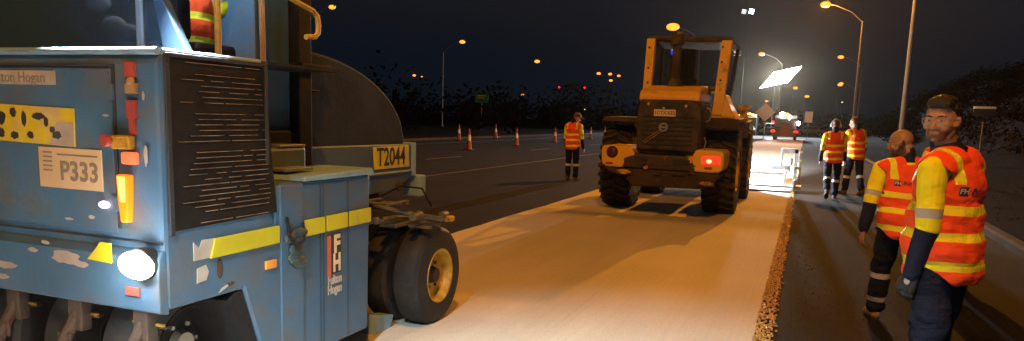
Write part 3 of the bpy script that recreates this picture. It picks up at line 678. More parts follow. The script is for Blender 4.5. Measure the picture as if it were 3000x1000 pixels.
# fenders and side steps
b = MB()
b.prism([(12.75,1.50),(13.0,1.66),(14.3,1.69),(14.75,1.60),(14.75,1.54),(14.3,1.62),(13.0,1.60),(12.8,1.46)], 'x', -1.62, -1.05); b.build('fender', M['loaderdirty'], lo, LO, bevel=.01)
b = MB(); b.prism([(12.95,1.56),(13.1,1.64),(14.3,1.66),(14.7,1.58),(14.7,1.54),(14.3,1.61),(13.1,1.58)], 'x', -3.40, -2.75); b.build('fender', M['loaderdirty'], lo, LO, bevel=.01)
b = MB(); b.prism([(15.5,1.30),(15.8,1.62),(16.6,1.68),(17.1,1.5),(17.1,1.45),(16.6,1.6),(15.85,1.55)], 'x', -1.6, -1.08); b.build('front_fender', M['loaderdirty'], lo, LO, bevel=.01)
b = MB(); b.prism([(15.5,1.30),(15.8,1.62),(16.6,1.68),(17.1,1.5),(17.1,1.45),(16.6,1.6),(15.85,1.55)], 'x', -3.4, -2.85); b.build('front_fender', M['loaderdirty'], lo, LO, bevel=.01)
b = MB(); b.tube([(-1.52,GY+.1,1.82),(-1.47,GY+.1,1.80),(-1.44,GY+.1,1.72),(-1.47,GY+.1,1.62),(-1.52,GY+.1,1.60)], .014); b.tube([(-1.53,GY+.12,1.35),(-1.50,GY+.12,1.28),(-1.53,GY+.12,1.12)], .012); b.build('grab_handle', M['steel'], lo, LO, smooth=60)
b = MB(); b.prism([(-1.55,1.66),(-1.12,1.66),(-1.28,1.92),(-1.36,2.1),(-1.50,2.1)], 'y', 13.15, 14.2); b.build('cab_base', M['pillar'], lo, LO, bevel=.04)
# cab
b = MB(); b.box((-2.68,13.2,2.12),(-1.40,14.6,2.2)); b.prism([(-2.70,2.97),(-1.28,2.93),(-1.25,2.98),(-1.33,3.02),(-2.6,3.05),(-2.72,3.02)], 'y', 13.14, 14.7); b.build('cab_roof', M['loaderdark'], lo, LO, bevel=.03)
def post(x0b, x1b, x0t, x1t, y0, y1, zb, zt, m=M['yellow'], nm='cab_pillar'):
    b = MB(); b.prism([(x0b,zb),(x1b,zb),(x1t,zt),(x0t,zt)], 'y', y0, y1); return b.build(nm, m, lo, LO, bevel=.015)
post(-2.74,-2.60,-2.71,-2.56,13.12,13.26,2.05,3.00,M['pillar']); post(-1.53,-1.36,-1.44,-1.27,13.12,13.26,1.72,2.96,M['pillar'])
post(-2.72,-2.66,-2.72,-2.66,14.5,14.6,2.05,2.98,M['loaderdark']); post(-1.45,-1.39,-1.33,-1.27,14.5,14.6,1.8,2.95,M['loaderdark'])
b = MB()
for z in (2.25,2.5,2.85): b.cyl((-2.655,13.105,z),(-2.655,13.13,z),.018)
for z in (2.3,2.6,2.85): b.cyl((-1.42,13.105,z),(-1.42,13.13,z),.018)
b.build('bolt', M['seam'], lo, LO)
b = MB(); b.prism([(13.20,2.2),(13.205,2.2),(13.385,3.0),(13.38,3.0)],'x',-2.60,-1.50); b.prism([(13.3,1.9),(14.5,1.9),(14.5,3.0),(13.3,3.0)],'x',-1.36,-1.355); b.build('window', M['cabglass'], lo, LO)
b = MB(); b.box((-2.25,13.35,2.15),(-1.85,13.75,2.35)); b.box((-2.22,13.35,2.35),(-1.90,13.46,2.85)); b.build('seat', M['black'], lo, LO, bevel=.03)
b = MB(); b.cyl((-2.13,GY+.6,2.18),(-2.13,GY+.6,2.9),.075); b.cyl((-2.13,GY+.6,2.86),(-2.13,GY+.6,3.03),.11,.11,20); b.cyl((-2.13,GY+.6,2.15),(-2.13,GY+.6,2.3),.16,.075); b.build('exhaust_stack', M['loaderdark'], lo, LO, smooth=40)
b = MB(); b.box((-2.42,13.9,2.80),(-2.30,13.92,2.87)); b.build('display', M['screen'], lo, LO)
b = MB(); b.box((-2.48,14.05,2.3),(-2.30,14.15,2.72)); b.build('pale_panel', mat('dim_pale_panel',(.25,.3,.25),.6), lo, LO, bevel=.02)  # plain panel for a pale greenish shape inside the cab
b = MB(); b.box((-2.33,13.6,3.03),(-2.13,13.75,3.08)); b.cyl((-2.23,13.67,3.08),(-2.23,13.67,3.17),.05); b.build('roof_lamp', M['tan'], lo, LO, bevel=.006)
b = MB(); b.prism([(-1.34,1.66),(-1.16,1.66),(-1.14,1.72),(-1.18,1.76),(-1.18,1.88),(-1.12,1.93),(-1.12,1.97),(-1.38,1.97),(-1.38,1.93),(-1.32,1.88),(-1.32,1.76),(-1.36,1.72)], 'y', 16.3, 16.45); b.build('lamp_bracket', M['yellow'], lo, LO, bevel=.01)
# front linkage and bucket (mostly hidden)
b = MB(); b.box((-2.45,16.9,.7),(-1.95,18.0,1.2)); b.prism([(17.9,.30),(18.9,.30),(18.6,.5),(18.3,.8),(18.0,1.1),(17.85,1.15)],'x',-3.3,-1.35); b.build('bucket', M['loaderdirty'], lo, LO, bevel=.02)
b = MB(); b.box((-1.62,17.0,3.05),(-1.46,17.1,3.16)); b.box((-2.95,17.0,3.05),(-2.8,17.1,3.16)); b.tube([(-1.54,17.05,3.1),(-1.54,14.6,3.05)],.025); b.tube([(-2.87,17.05,3.1),(-2.6,14.6,3.05)],.025); b.build('front_work_lamp', M['steel'], lo, LO, bevel=.01)
lamp('loader_work_light', 'SPOT', (-1.54, 17.2, 3.1), 200000, CW, .08, (-2.0, 27, 0), 29, .7)
lamp('loader_work_light', 'SPOT', (-2.87, 17.2, 3.1), 200000, CW, .08, (-2.4, 27, 0), 29, .7)

# ================================================================== SPREADER BOX ahead of the loader
SO = (-2.15, 19.2, 0)
sp = empty('spreader_box', SO, 'grey steel spreader frame lit white on the strip just past the loader', 'spreader')
y0 = 19.2
b = MB(); b.box((-4.3,y0,.50),(-.28,y0+.10,.60)); b.box((-4.3,y0+.02,.60),(-.28,y0+.06,.63)); b.build('top_beam', M['steel'], sp, SO, bevel=.008)
b = MB(); b.box((-4.3,y0-.35,.10),(-.16,y0-.25,.15)); b.build('lower_beam', M['steel'], sp, SO, bevel=.008)
b = MB(); b.box((-4.3,y0-.75,.025),(-.22,y0-.40,.06)); b.build('drag_plate', mat('dark_steel',(.06,.065,.07),.4,.5), sp, SO, bevel=.006)
b = MB(); b.prism([(y0-.2,.10),(y0+.12,.44),(y0+.15,.44),(y0-.16,.10)], 'x', -4.28, -.40); b.build('spreading_sheet', M['white'], sp, SO)
b = MB(); b.box((-.42,y0-.3,.12),(-.36,y0-.22,.52),Matrix.Rotation(R(8),3,'Y')); b.box((-.42,y0+.02,.44),(-.25,y0+.06,.50)); b.build('end_strut', M['white'], sp, SO, bevel=.006)
b = MB(); b.box((-.22,y0-.12,.05),(-.12,y0-.0,1.02)); b.box((-.11,y0-.22,.20),(-.04,y0-.13,.97)); b.box((-.52,y0-.12,.92),(-.13,y0-.0,1.04)); b.box((-.19,y0-.6,.03),(-.15,y0-.1,.30)); b.box((-.52,y0-.1,.60),(-.47,y0-.02,1.03)); b.box((-.30,y0+.0,.62),(-.24,y0+.08,.80))
b.box((-.2,y0-.3,.55),(-.05,y0+.1,.62)); b.box((-.22,y0-.45,.08),(-.02,y0-.1,.16)); b.build('end_frame', M['steel'], sp, SO, bevel=.006)
for z in (.52,.75): 
    b = MB(); b.cyl((-.06,y0-.22,z),(-.06,y0-.26,z),.022); b.build('bolt', M['stripe'], sp, SO)
lamp('added_spreader_light', 'SPOT', (-2.2, 18.9, 1.4), 3000, CW, .1, (-1.2, 18.6, 0), 150, .6)  # added lamp without a fixture, whitens the ground around the spreader
# ================================================================== PEOPLE
def skin_mat(name, tone, stub=(.05,.03,.02)):
    m, N, L, b = new_mat(name)
    tc = N.new('ShaderNodeTexCoord'); n1 = N.new('ShaderNodeTexNoise'); n1.inputs['Scale'].default_value = 35; n1.inputs['Detail'].default_value = 5
    L.new(tc.outputs['Object'], n1.inputs['Vector'])
    r = N.new('ShaderNodeValToRGB'); L.new(n1.outputs['Fac'], r.inputs['Fac'])
    r.color_ramp.elements[0].position = .3; r.color_ramp.elements[1].position = .7
    r.color_ramp.elements[0].color = [c*.85 for c in tone] + [1]; r.color_ramp.elements[1].color = [c*1.08 for c in tone] + [1]
    at = N.new('ShaderNodeAttribute'); at.attribute_name = 'beard'
    mx = N.new('ShaderNodeMix'); mx.data_type = 'RGBA'; L.new(at.outputs['Fac'], mx.inputs[0]); L.new(r.outputs['Color'], mx.inputs[6]); mx.inputs[7].default_value = list(stub) + [1]
    a2 = N.new('ShaderNodeAttribute'); a2.attribute_name = 'lip'
    m2 = N.new('ShaderNodeMix'); m2.data_type = 'RGBA'; L.new(a2.outputs['Fac'], m2.inputs[0]); L.new(mx.outputs[2], m2.inputs[6]); m2.inputs[7].default_value = (tone[0]*.75, tone[1]*.42, tone[2]*.42, 1)
    L.new(m2.outputs[2], b.inputs['Base Color']); b.inputs['Roughness'].default_value = .5
    b.inputs['Subsurface Weight'].default_value = .08; b.inputs['Subsurface Radius'].default_value = (.02, .008, .004)
    return m
def bands_mat(name, attr, base, bands, rough=.75, glit=0.0, bumps=.35):
    """cloth whose sewn-on bands follow a stored length along the limb / height on the torso"""
    m, N, L, b = new_mat(name)
    at = N.new('ShaderNodeAttribute'); at.attribute_name = attr
    tc = N.new('ShaderNodeTexCoord'); n1 = N.new('ShaderNodeTexNoise'); n1.inputs['Scale'].default_value = 9; n1.inputs['Detail'].default_value = 6
    L.new(tc.outputs['Object'], n1.inputs['Vector'])
    r = N.new('ShaderNodeValToRGB'); L.new(n1.outputs['Fac'], r.inputs['Fac']); r.color_ramp.elements[0].position = .3; r.color_ramp.elements[1].position = .7
    r.color_ramp.elements[0].color = [c*.82 for c in base] + [1]; r.color_ramp.elements[1].color = [min(1, c*1.1) for c in base] + [1]
    out = r.outputs['Color']; refl = None
    for (lo_, hi_, col, isr) in bands:
        g = N.new('ShaderNodeMath'); g.operation = 'GREATER_THAN'; L.new(at.outputs['Fac'], g.inputs[0]); g.inputs[1].default_value = lo_
        l_ = N.new('ShaderNodeMath'); l_.operation = 'LESS_THAN'; L.new(at.outputs['Fac'], l_.inputs[0]); l_.inputs[1].default_value = hi_
        a = N.new('ShaderNodeMath'); a.operation = 'MULTIPLY'; L.new(g.outputs[0], a.inputs[0]); L.new(l_.outputs[0], a.inputs[1])
        mx = N.new('ShaderNodeMix'); mx.data_type = 'RGBA'; L.new(a.outputs[0], mx.inputs[0]); L.new(out, mx.inputs[6]); mx.inputs[7].default_value = list(col) + [1]; out = mx.outputs[2]
        if isr:
            if refl is None: refl = a.outputs[0]
            else:
                s = N.new('ShaderNodeMath'); s.operation = 'MAXIMUM'; L.new(refl, s.inputs[0]); L.new(a.outputs[0], s.inputs[1]); refl = s.outputs[0]
    if attr == 'vz':   # vertical tapes over the shoulders
        a2 = N.new('ShaderNodeAttribute'); a2.attribute_name = 'vx'
        g = N.new('ShaderNodeMath'); g.operation = 'GREATER_THAN'; L.new(a2.outputs['Fac'], g.inputs[0]); g.inputs[1].default_value = .105
        l_ = N.new('ShaderNodeMath'); l_.operation = 'LESS_THAN'; L.new(a2.outputs['Fac'], l_.inputs[0]); l_.inputs[1].default_value = .152
        h = N.new('ShaderNodeMath'); h.operation = 'GREATER_THAN'; L.new(at.outputs['Fac'], h.inputs[0]); h.inputs[1].default_value = 1.32
        a = N.new('ShaderNodeMath'); a.operation = 'MULTIPLY'; L.new(g.outputs[0], a.inputs[0]); L.new(l_.outputs[0], a.inputs[1])
        c = N.new('ShaderNodeMath'); c.operation = 'MULTIPLY'; L.new(a.outputs[0], c.inputs[0]); L.new(h.outputs[0], c.inputs[1])
        mx = N.new('ShaderNodeMix'); mx.data_type = 'RGBA'; L.new(c.outputs[0], mx.inputs[0]); L.new(out, mx.inputs[6]); mx.inputs[7].default_value = list(TAPE) + [1]; out = mx.outputs[2]
        s = N.new('ShaderNodeMath'); s.operation = 'MAXIMUM'; L.new(refl, s.inputs[0]); L.new(c.outputs[0], s.inputs[1]); refl = s.outputs[0]
    L.new(out, b.inputs['Base Color']); b.inputs['Specular IOR Level'].default_value = .12
    if refl is not None and glit:
        # glassy tape: shinier than cloth with small facets
        mm = N.new('ShaderNodeMapRange'); L.new(refl, mm.inputs[0]); mm.inputs[3].default_value = rough; mm.inputs[4].default_value = .28; L.new(mm.outputs[0], b.inputs['Roughness'])
        L.new(refl, b.inputs['Coat Weight']); b.inputs['Coat Roughness'].default_value = .12
        vn = N.new('ShaderNodeTexVoronoi'); vn.inputs['Scale'].default_value = 55; L.new(tc.outputs['Object'], vn.inputs['Vector'])
        cb = N.new('ShaderNodeBump'); cb.inputs['Strength'].default_value = .9; cb.inputs['Distance'].default_value = .02; L.new(vn.outputs['Distance'], cb.inputs['Height']); L.new(cb.outputs['Normal'], b.inputs['Coat Normal'])
    else: b.inputs['Roughness'].default_value = rough
    nb = N.new('ShaderNodeTexNoise'); nb.inputs['Scale'].default_value = 9; nb.inputs['Detail'].default_value = 3; nb.inputs['Distortion'].default_value = .8
    mp = N.new('ShaderNodeMapping'); mp.inputs['Scale'].default_value = (1, 1, 1.9); L.new(tc.outputs['Object'], mp.inputs['Vector']); L.new(mp.outputs['Vector'], nb.inputs['Vector'])
    bp = N.new('ShaderNodeBump'); bp.inputs['Strength'].default_value = bumps; bp.inputs['Distance'].default_value = .03
    L.new(nb.outputs['Fac'], bp.inputs['Height']); L.new(bp.outputs['Normal'], b.inputs['Normal'])
    return m
TAPE = (.88, .84, .03); NAVY = (.013, .018, .042); LIME = (.92, .86, .02); ORG = (1.0, .10, .028); GREY = (.42, .44, .44)
M['skin1'] = skin_mat('skin_warm', (.40, .215, .135)); M['skin2'] = skin_mat('skin_ruddy', (.34, .185, .12), (.06,.035,.02)); 
M['vest'] = bands_mat('hi_vis_vest', 'vz', ORG, [(1.16,1.208,TAPE,1),(1.025,1.072,TAPE,1),(.875,.925,TAPE,1)], .62, 1)
M['shirt'] = bands_mat('two_tone_shirt', 'arm', LIME, [(.205,.255,GREY,1),(.315,9,NAVY,0),(-9,-.5,NAVY,0)], .7, 0)
M['trousers'] = bands_mat('navy_trousers', 'leg', (.013,.016,.032), [(.395,.445,GREY,1),(.175,.22,GREY,1)], .8, 0, .5)
M['trousers1'] = bands_mat('navy_trousers_one_band', 'leg', (.012,.014,.026), [(.375,.435,(.62,.60,.55),1)], .8, 0, .5)
M['hair'] = mat('dark_hair', (.010,.007,.006), .55, 0, .5, 60, .5, 120); M['hairbrown'] = mat('short_brown_hair', (.10,.055,.03), .6, 0, .5, 60, .5, 120)
M['beardm'] = mat('brown_beard', (.06,.03,.018), .7, 0, .5, 60, .6, 120)
M['boot'] = mat('sand_suede_boot', (.33,.25,.12), .85, 0, .3, 14, .3, 60); M['bootdark'] = mat('brown_boot', (.10,.06,.04), .8, 0, .3, 14, .3, 60)
M['sole'] = mat('boot_sole', (.03,.03,.03), .7); M['glove'] = mat('black_glove', (.02,.02,.022), .7, 0, .3, 20, .3, 60)
M['eyew'] = mat('eye_white', (.30,.27,.24), .25, 0, .02); M['iris'] = mat('eye_iris', (.03,.02,.015), .2, 0, .1)
M['cap'] = mat('dusty_cap', (.13,.08,.05), .8, 0, .3, 14); M['yellowlens'] = glass('yellow_lens', (.8,.7,.05), .55, .05)
M['navyink'] = mat('navy_print', (.03,.03,.10), .6)
M['binding'] = mat('black_binding', (.015,.012,.014), .7)

def remesh(mb, vox, smooth_it=3, fac=.5):
    me = bpy.data.meshes.new('tmp'); me.from_pydata([Vector(v) for v in mb.v], [], mb.f)
    bm = bmesh.new(); bm.from_mesh(me); bmesh.ops.recalc_face_normals(bm, faces=bm.faces); bm.to_mesh(me); bm.free()
    o = bpy.data.objects.new('tmp', me); COL.objects.link(o)
    md = o.modifiers.new('r', 'REMESH'); md.mode = 'VOXEL'; md.voxel_size = vox; md.use_smooth_shade = True
    if smooth_it:
        s = o.modifiers.new('s', 'SMOOTH'); s.iterations = smooth_it; s.factor = fac
    dg = bpy.context.evaluated_depsgraph_get(); dg.update()
    out = bpy.data.meshes.new_from_object(o.evaluated_get(dg)); bpy.data.objects.remove(o); bpy.data.meshes.remove(me)
    return out
def setattr_(me, name, vals):
    a = me.attributes.new(name, 'FLOAT', 'POINT'); a.data.foreach_set('value', vals)

def person(loc, yaw, label, k=1.0, lean=0.0, head_yaw=0, head_pitch=0, larm=None, rarm=None, lleg=None, rleg=None, group=None,
           build_=1.0, hair='short', beard=0.0, glasses=None, cap=False, muffs=False, skin='skin1', trs='trousers', boot='boot', vox=.0055, gloveL=False, logo=False, band=False, seated=False, roll_=0, fwd=0, belly=0):
    """faces local +Y, +X is the person's right; angles in degrees. arms: (swing forward, abduct, elbow bend), legs: (swing, knee)"""
    larm = larm or (0, 8, 12); rarm = rarm or (0, 8, 12); lleg = lleg or (0, 0); rleg = rleg or (0, 0)
    B = build_
    hipz, kneel, shinl = .93, .43, .41
    def pt(z):   # torso lean as shear about the hips
        return lean * max(0, z - hipz)
    # legs
    legs = {}
    for s, (sw, kn) in ((1, rleg), (-1, lleg)):
        h = Vector((s*.095*B, 0, hipz)); a = R(sw)
        kd = Vector((s*.02, math.sin(a), -math.cos(a))).normalized(); kp = h + kd*kneel
        a2 = R(sw - kn); ad = Vector((0, math.sin(a2), -math.cos(a2))).normalized(); ap = kp + ad*shinl
        legs[s] = (h, kp, ap, a2)
    low = min(legs[1][2].z, legs[-1][2].z) - .085
    off = Vector((0, 0, -low)) if not seated else Vector((0, 0, 0))
    arms = {}
    for s, (sw, ab, eb) in ((1, rarm), (-1, larm)):
        sh = Vector((s*.188*B, -.005 + pt(1.395), 1.395)); a = R(sw)
        ud = Matrix.Rotation(-R(ab)*s, 3, 'Y') @ Vector((0, math.sin(a), -math.cos(a)))
        el = sh + ud*.30
        fd = (Matrix.Rotation(R(eb), 3, 'X') @ Matrix.Rotation(R(ab*.4)*s, 3, 'Y') @ ud)
        wr = el + fd*.26; arms[s] = (sh, el, wr, fd)
    # ---- one continuous body
    b = MB()
    def T(x, y, z): return (x, y + pt(z), z)
    b.cap(T(0,0,.98), T(0,0,1.15), .115*B, .115*B); b.ell(T(0,.0,.97), (.16*B,.11*B,.12)); b.ell(T(0,.0,1.13), (.145*B,.10*B,.16)); b.ell(T(0,.0,1.32), (.165*B,.105*B,.15))
    b.cap(T(-.15,-.01,1.395), T(.15,-.01,1.395), .062, .062)
    # head transform
    nb_ = Vector(T(0, -.005 + fwd, 1.50))
    HM = Matrix.Translation(nb_) @ Matrix.Rotation(R(head_yaw), 4, 'Z') @ Matrix.Rotation(R(head_pitch), 4, 'X') @ Matrix.Rotation(R(roll_), 4, 'Y') @ Matrix.Translation(Vector((0, .025, .138)))
    HR = HM.to_3x3()
    def H(*p): return HM @ Vector(p)
    b.cap(T(0,-.012+fwd*.3,1.41), H(0,-.035,-.06), .070*B, .058*B)
    b.ell(H(0,-.015,.028), (.076,.096,.088), HR); b.ell(H(0,.018,-.025), (.064,.074,.085), HR); b.ell(H(0,.032,-.072), (.050,.052,.036), HR)
    b.ell(H(0,.066,-.097), (.024,.018,.016), HR); b.cap(H(0,.084,.004), H(0,.105,-.030), .0085, .0125, 12); b.cap(H(-.013,.092,-.036), H(.013,.092,-.036), .0085, .0085, 10)
    b.cap(H(-.036,.074,.020), H(.036,.074,.020), .0125, .0125, 12)
    for s in (1, -1):
        b.ell(H(s*.042,.058,-.028), (.024,.022,.020), HR); b.cap(H(s*.048,.02,-.085), H(s*.058,-.01,-.05), .016, .016, 10)
        b.ell(H(s*.079,-.012,-.008), (.010,.019,.031), HR); b.ell(H(s*.074,.0,-.022), (.010,.012,.015), HR)
    b.cap(H(-.018,.086,-.0575), H(.018,.086,-.0575), .0062, .0062, 10); b.cap(H(-.016,.083,-.067), H(.016,.083,-.067), .0075, .0075, 10)
    # arms + hands
    for s in (1, -1):
        sh, el, wr, fd = arms[s]
        b.cap(sh, el, .052*B, .040*B); b.cap(el, wr, .040*B, .027)
        # hand frame: w = along arm, f = forward, i = towards thigh
        w_ = fd.normalized(); f_ = Vector((0, 1, 0)); f_ = (f_ - w_*f_.dot(w_)).normalized(); i_ = w_.cross(f_) 
        if i_.x * s > 0: i_ = -i_
        def q(f, i, d): return wr + f_*f + i_*i + w_*d
        g = .0025 if (gloveL and s < 0) else 0
        for kf in (.030, .010, -.010, -.028): b.cap(q(kf*.6,0,.0), q(kf,.002,.078), .0165+g, .0125+g, 10)
        for kf, ln in ((.031,.070),(.0105,.080),(-.0105,.074),(-.030,.058)):
            p0 = q(kf,.003,.082); a1, a2, a3 = R(22), R(48), R(66)
            p1 = p0 + (w_*math.cos(a1) + i_*math.sin(a1))*ln*.45; p2 = p1 + (w_*math.cos(a2) + i_*math.sin(a2))*ln*.33; p3 = p2 + (w_*math.cos(a3) + i_*math.sin(a3))*ln*.25
            b.cap(p0, p1, .0088+g, .0084+g, 8); b.cap(p1, p2, .0084+g, .0078+g, 8); b.cap(p2, p3, .0078+g, .0068+g, 8)
        b.cap(q(.022,.004,.022), q(.050,.014,.055), .015+g, .0115+g, 10); b.cap(q(.050,.014,.055), q(.054,.020,.088), .0105+g, .0085+g, 10)
    for s in (1, -1):
        h, kp, ap, a2 = legs[s]; b.cap(h, kp, .082*B, .055*B); b.cap(kp, ap, .055*B, .038*B); b.cap(ap, ap + Vector((0, .10, -.045)), .038, .03)
    me = remesh(b, vox, 3, .45)
    n = len(me.vertices); bd = [0.0]*n; lp = [0.0]*n; HI = HM.inverted()
    for i, v in enumerate(me.vertices):
        p = HI @ v.co
        if abs(p.x) < .1 and p.z < .02 and p.z > -.14 and p.y > -.04:
            if beard > 0:
                m1 = max(0, min(1, (-.045 - p.z + max(0, .03 - p.y)*1.2)/.015))
                if p.y > .06 and abs(p.x) < .026 and -.070 < p.z < -.050: m1 *= .15
                if p.y > .075 and abs(p.x) < .03 and -.053 < p.z < -.043: m1 = max(m1, .8)
                bd[i] = beard*m1
            if p.y > .078 and abs(p.x) < .024 and -.072 < p.z < -.053: lp[i] = .35
    setattr_(me, 'beard', bd); setattr_(me, 'lip', lp)
    me.transform(Matrix.Translation(off)); me.materials.append(M[skin])
    o = bpy.data.objects.new('person', me); COL.objects.link(o)
    o.location = loc; o.rotation_euler = (0, 0, R(yaw)); o.scale = (k, k, k)
    tag(o, label, 'person', group)
    def child(name, me_, m, wr_=0.0, seed=0, solid=0, lab=None):
        if wr_:
            me_.update(); ns = [v.normal.copy() for v in me_.vertices]
            for v, nn in zip(me_.vertices, ns):
                c = v.co; d = noise.noise(Vector((c.x*6+seed, c.y*6+c.z*5, c.z*9)))*.85 + noise.noise(Vector((c.x*14+seed, c.y*14-c.z*9, c.z*20)))*.35
                v.co = c + nn*d*wr_
        me_.transform(Matrix.Translation(off)); me_.materials.clear(); me_.materials.append(m); me_.name = name
        for p in me_.polygons: p.use_smooth = True
        c = bpy.data.objects.new(name, me_); COL.objects.link(c); c.parent = o
        if solid:
            me_.materials.append(M['binding']); sd = c.modifiers.new('s', 'SOLIDIFY'); sd.thickness = solid; sd.offset = 1; sd.material_offset_rim = 1
        if lab: c['label'] = lab
        return c
    # ---- trousers
    b = MB(); b.ell(T(0,-.01,.99), (.172*B,.125*B,.11)); b.ell(T(0,-.03,.90), (.165*B,.13*B,.12))
    for s in (1, -1):
        h, kp, ap, a2 = legs[s]; kk = kp; d2 = (ap-kp).normalized()
        b.cap(h + Vector((0,-.01,0)), kk, .100*B, .079*B); b.cap(kk, ap - d2*.075, .079*B, .070*B); b.cap(ap - d2*.10, ap - d2*.045, .070*B, .072*B)
    me = remesh(b, max(vox, .007), 3); vals = []
    for v in me.vertices:
        s = 1 if v.co.x > 0 else -1; h, kp, ap, _ = legs[s]; d = (ap-kp).normalized(); t = (v.co-kp).dot(d); vals.append(.085 + .41 - t if t > 0 else .085+.41 - t)
    setattr_(me, 'leg', vals); child('trousers', me, M[trs], .018, 3)
    # ---- shirt: sleeves and collar
    b = MB(); b.ell(T(0,-.0,1.10), (.160*B,.118*B,.22)); b.ell(T(0,-.005,1.31), (.180*B,.122*B,.16)); b.cap(T(-.04,-.01,1.415), T(-.15*B,-.01,1.392), .078, .072); b.cap(T(.04,-.01,1.415), T(.15*B,-.01,1.392), .078, .072)
    b.cap(T(0,-.012+fwd*.3,1.41), H(0,-.040,-.088), .082*B, .068)
    for s in (1, -1):
        sh, el, wr, fd = arms[s]; b.cap(sh, el, .066*B, .056*B); b.cap(el, wr - fd*.01, .056*B, .042*B)
    me = remesh(b, max(vox, .007), 3); vals = []
    for v in me.vertices:
        s = 1 if v.co.x > 0 else -1; sh, el, wr, fd = arms[s]; ud = (el-sh).normalized(); t1 = (v.co-sh).dot(ud)
        if t1 > .30: t = .30 + max(0, (v.co-el).dot(fd))
        else: t = t1
        if (v.co.z - .0) > 1.462 and abs(v.co.x) < .13: t = -1
        elif abs(v.co.x) < .15*B and v.co.z < 1.42 : t = 1.0 if v.co.z < .98 else .1
        vals.append(t)
    setattr_(me, 'arm', vals); child('shirt', me, M['shirt'], .010, 8)
    # ---- vest
    rows = []; ncol = 72
    def ring(z, rx, ry, cy): return [(math.sin(2*math.pi*c/ncol)*rx, cy + math.cos(2*math.pi*c/ncol)*ry) for c in range(ncol)]
    b = MB(); b.ell(T(0,-.005,1.29), (.200*B,.142*B,.17)); b.ell(T(0,-.005,1.10), (.200*B,.150*B,.24)); b.ell(T(0,-.005+belly*.5,.97), (.212*B,.165*B+belly*.5,.20)); b.ell(T(0,belly,1.12), (.16*B,.15*B,.17)); b.cap(T(-.04*B,-.01,1.425), T(-.160*B,-.01,1.392), .090, .088); b.cap(T(.04*B,-.01,1.425), T(.160*B,-.01,1.392), .090, .088)
    b.cap(T(0,-.005,.90), T(0,-.005,1.0), .15*B, .15*B); b.ell(T(0,-.005,.86), (.205*B,.165*B,.14))
    me = remesh(b, max(vox, .0065), 6)
    bm = bmesh.new(); bm.from_mesh(me); rem = []
    for v in bm.verts:
        x, y, z = v.co; y -= pt(z); kill = False
        hem = .80 + .085*max(0, 1 - (abs(y)/.13)**2)   # curved hem: higher at the sides
        if z < hem: kill = True
        if x*x/(.078**2) + (y-.015-fwd*.4)**2/((.085+fwd*.4)**2) < 1 and z > 1.40: kill = True       # neck hole
        if y > .05 and abs(x) < (z-1.22)*.42: kill = True                     # V front
        ax = abs(x)
        if z > 1.18 and ax > .160*B + .02 and (z-1.285)**2/(.150**2) + (y+.005)**2/(.105**2) < 1.0 : kill = True
        if ax > .245*B and z > 1.30: kill = True
        if kill: rem.append(v)
    bmesh.ops.delete(bm, geom=rem, context='VERTS')
    # keep largest island
    seen = set(); best = []
    for v0 in bm.verts:
        if v0 in seen: continue
        st = [v0]; seen.add(v0); isl = []
        while st:
            v = st.pop(); isl.append(v)
            for e in v.link_edges:
                u = e.other_vert(v)
                if u not in seen: seen.add(u); st.append(u)
        if len(isl) > len(best): best = isl
    bs = set(best); bmesh.ops.delete(bm, geom=[v for v in bm.verts if v not in bs], context='VERTS')
    for _ in range(4):   # smooth the cut edges
        mv = {}
        for v in bm.verts:
            if v.is_boundary:
                nbs = [e.other_vert(v) for e in v.link_edges if e.is_boundary]
                if len(nbs) == 2: mv[v] = v.co*.4 + (nbs[0].co + nbs[1].co)*.3
        for v, c in mv.items(): v.co = c
    bm.to_mesh(me); bm.free()
    setattr_(me, 'vz', [v.co.z + .012*noise.noise(Vector((v.co.x*6, v.co.y*6, 2))) for v in me.vertices]); setattr_(me, 'vx', [abs(v.co.x)/B for v in me.vertices])
    vest = child('vest', me, M['vest'], .017, 1, .006)
    if logo:
        bv = BVHTree.FromPolygons([v.co.copy() for v in me.vertices], [tuple(p.vertices) for p in me.polygons])
        def stamp(nm, mesh_, m):
            for v in mesh_.vertices:
                hit = bv.ray_cast(Vector((v.co.x, -1, v.co.z)), Vector((0, 1, 0)))
                if hit[0] is not None: v.co = hit[0] + Vector((0, -.0085 - (0.001 if v.co.y > 0 else 0), 0))
            mesh_.materials.clear(); mesh_.materials.append(m); c = bpy.data.objects.new(nm, mesh_); COL.objects.link(c); c.parent = vest; return c
        t = text('lettering', 'Fulton Hogan', M['navyink'], .043, None, Matrix.Translation((.035, 0, 1.285+off.z)) @ Matrix.Rotation(R(90), 4, 'X'), bold=.0008, ext=.0)
        mm = t.data; bpy.data.objects.remove(t); stamp('lettering', mm, M['navyink'])
        bb = MB(); g = 10
        for (x0, z0, x1, z1, mk) in ((-.145,1.262,-.10,1.308,0),): 
            vs = [(x0+(x1-x0)*i/g, 0, z0+(z1-z0)*j/g+off.z) for j in range(g+1) for i in range(g+1)]
            bb.add(vs, [(j*(g+1)+i, j*(g+1)+i+1, (j+1)*(g+1)+i+1, (j+1)*(g+1)+i) for j in range(g) for i in range(g)])
        t = bb.build('emblem', M['navyink']); mm = t.data; bpy.data.objects.remove(t); stamp('emblem', mm, M['navyink'])
        t = text('lettering', 'FH', M['plate'], .036, None, Matrix.Translation((-.122, 0, 1.285+off.z)) @ Matrix.Rotation(R(90), 4, 'X'), bold=.001, ext=0)
        mm = t.data; bpy.data.objects.remove(t)
        for v in mm.vertices: v.co.y = 0
        c = stamp('lettering', mm, M['plate'])
        for v in mm.vertices: v.co.y -= .002
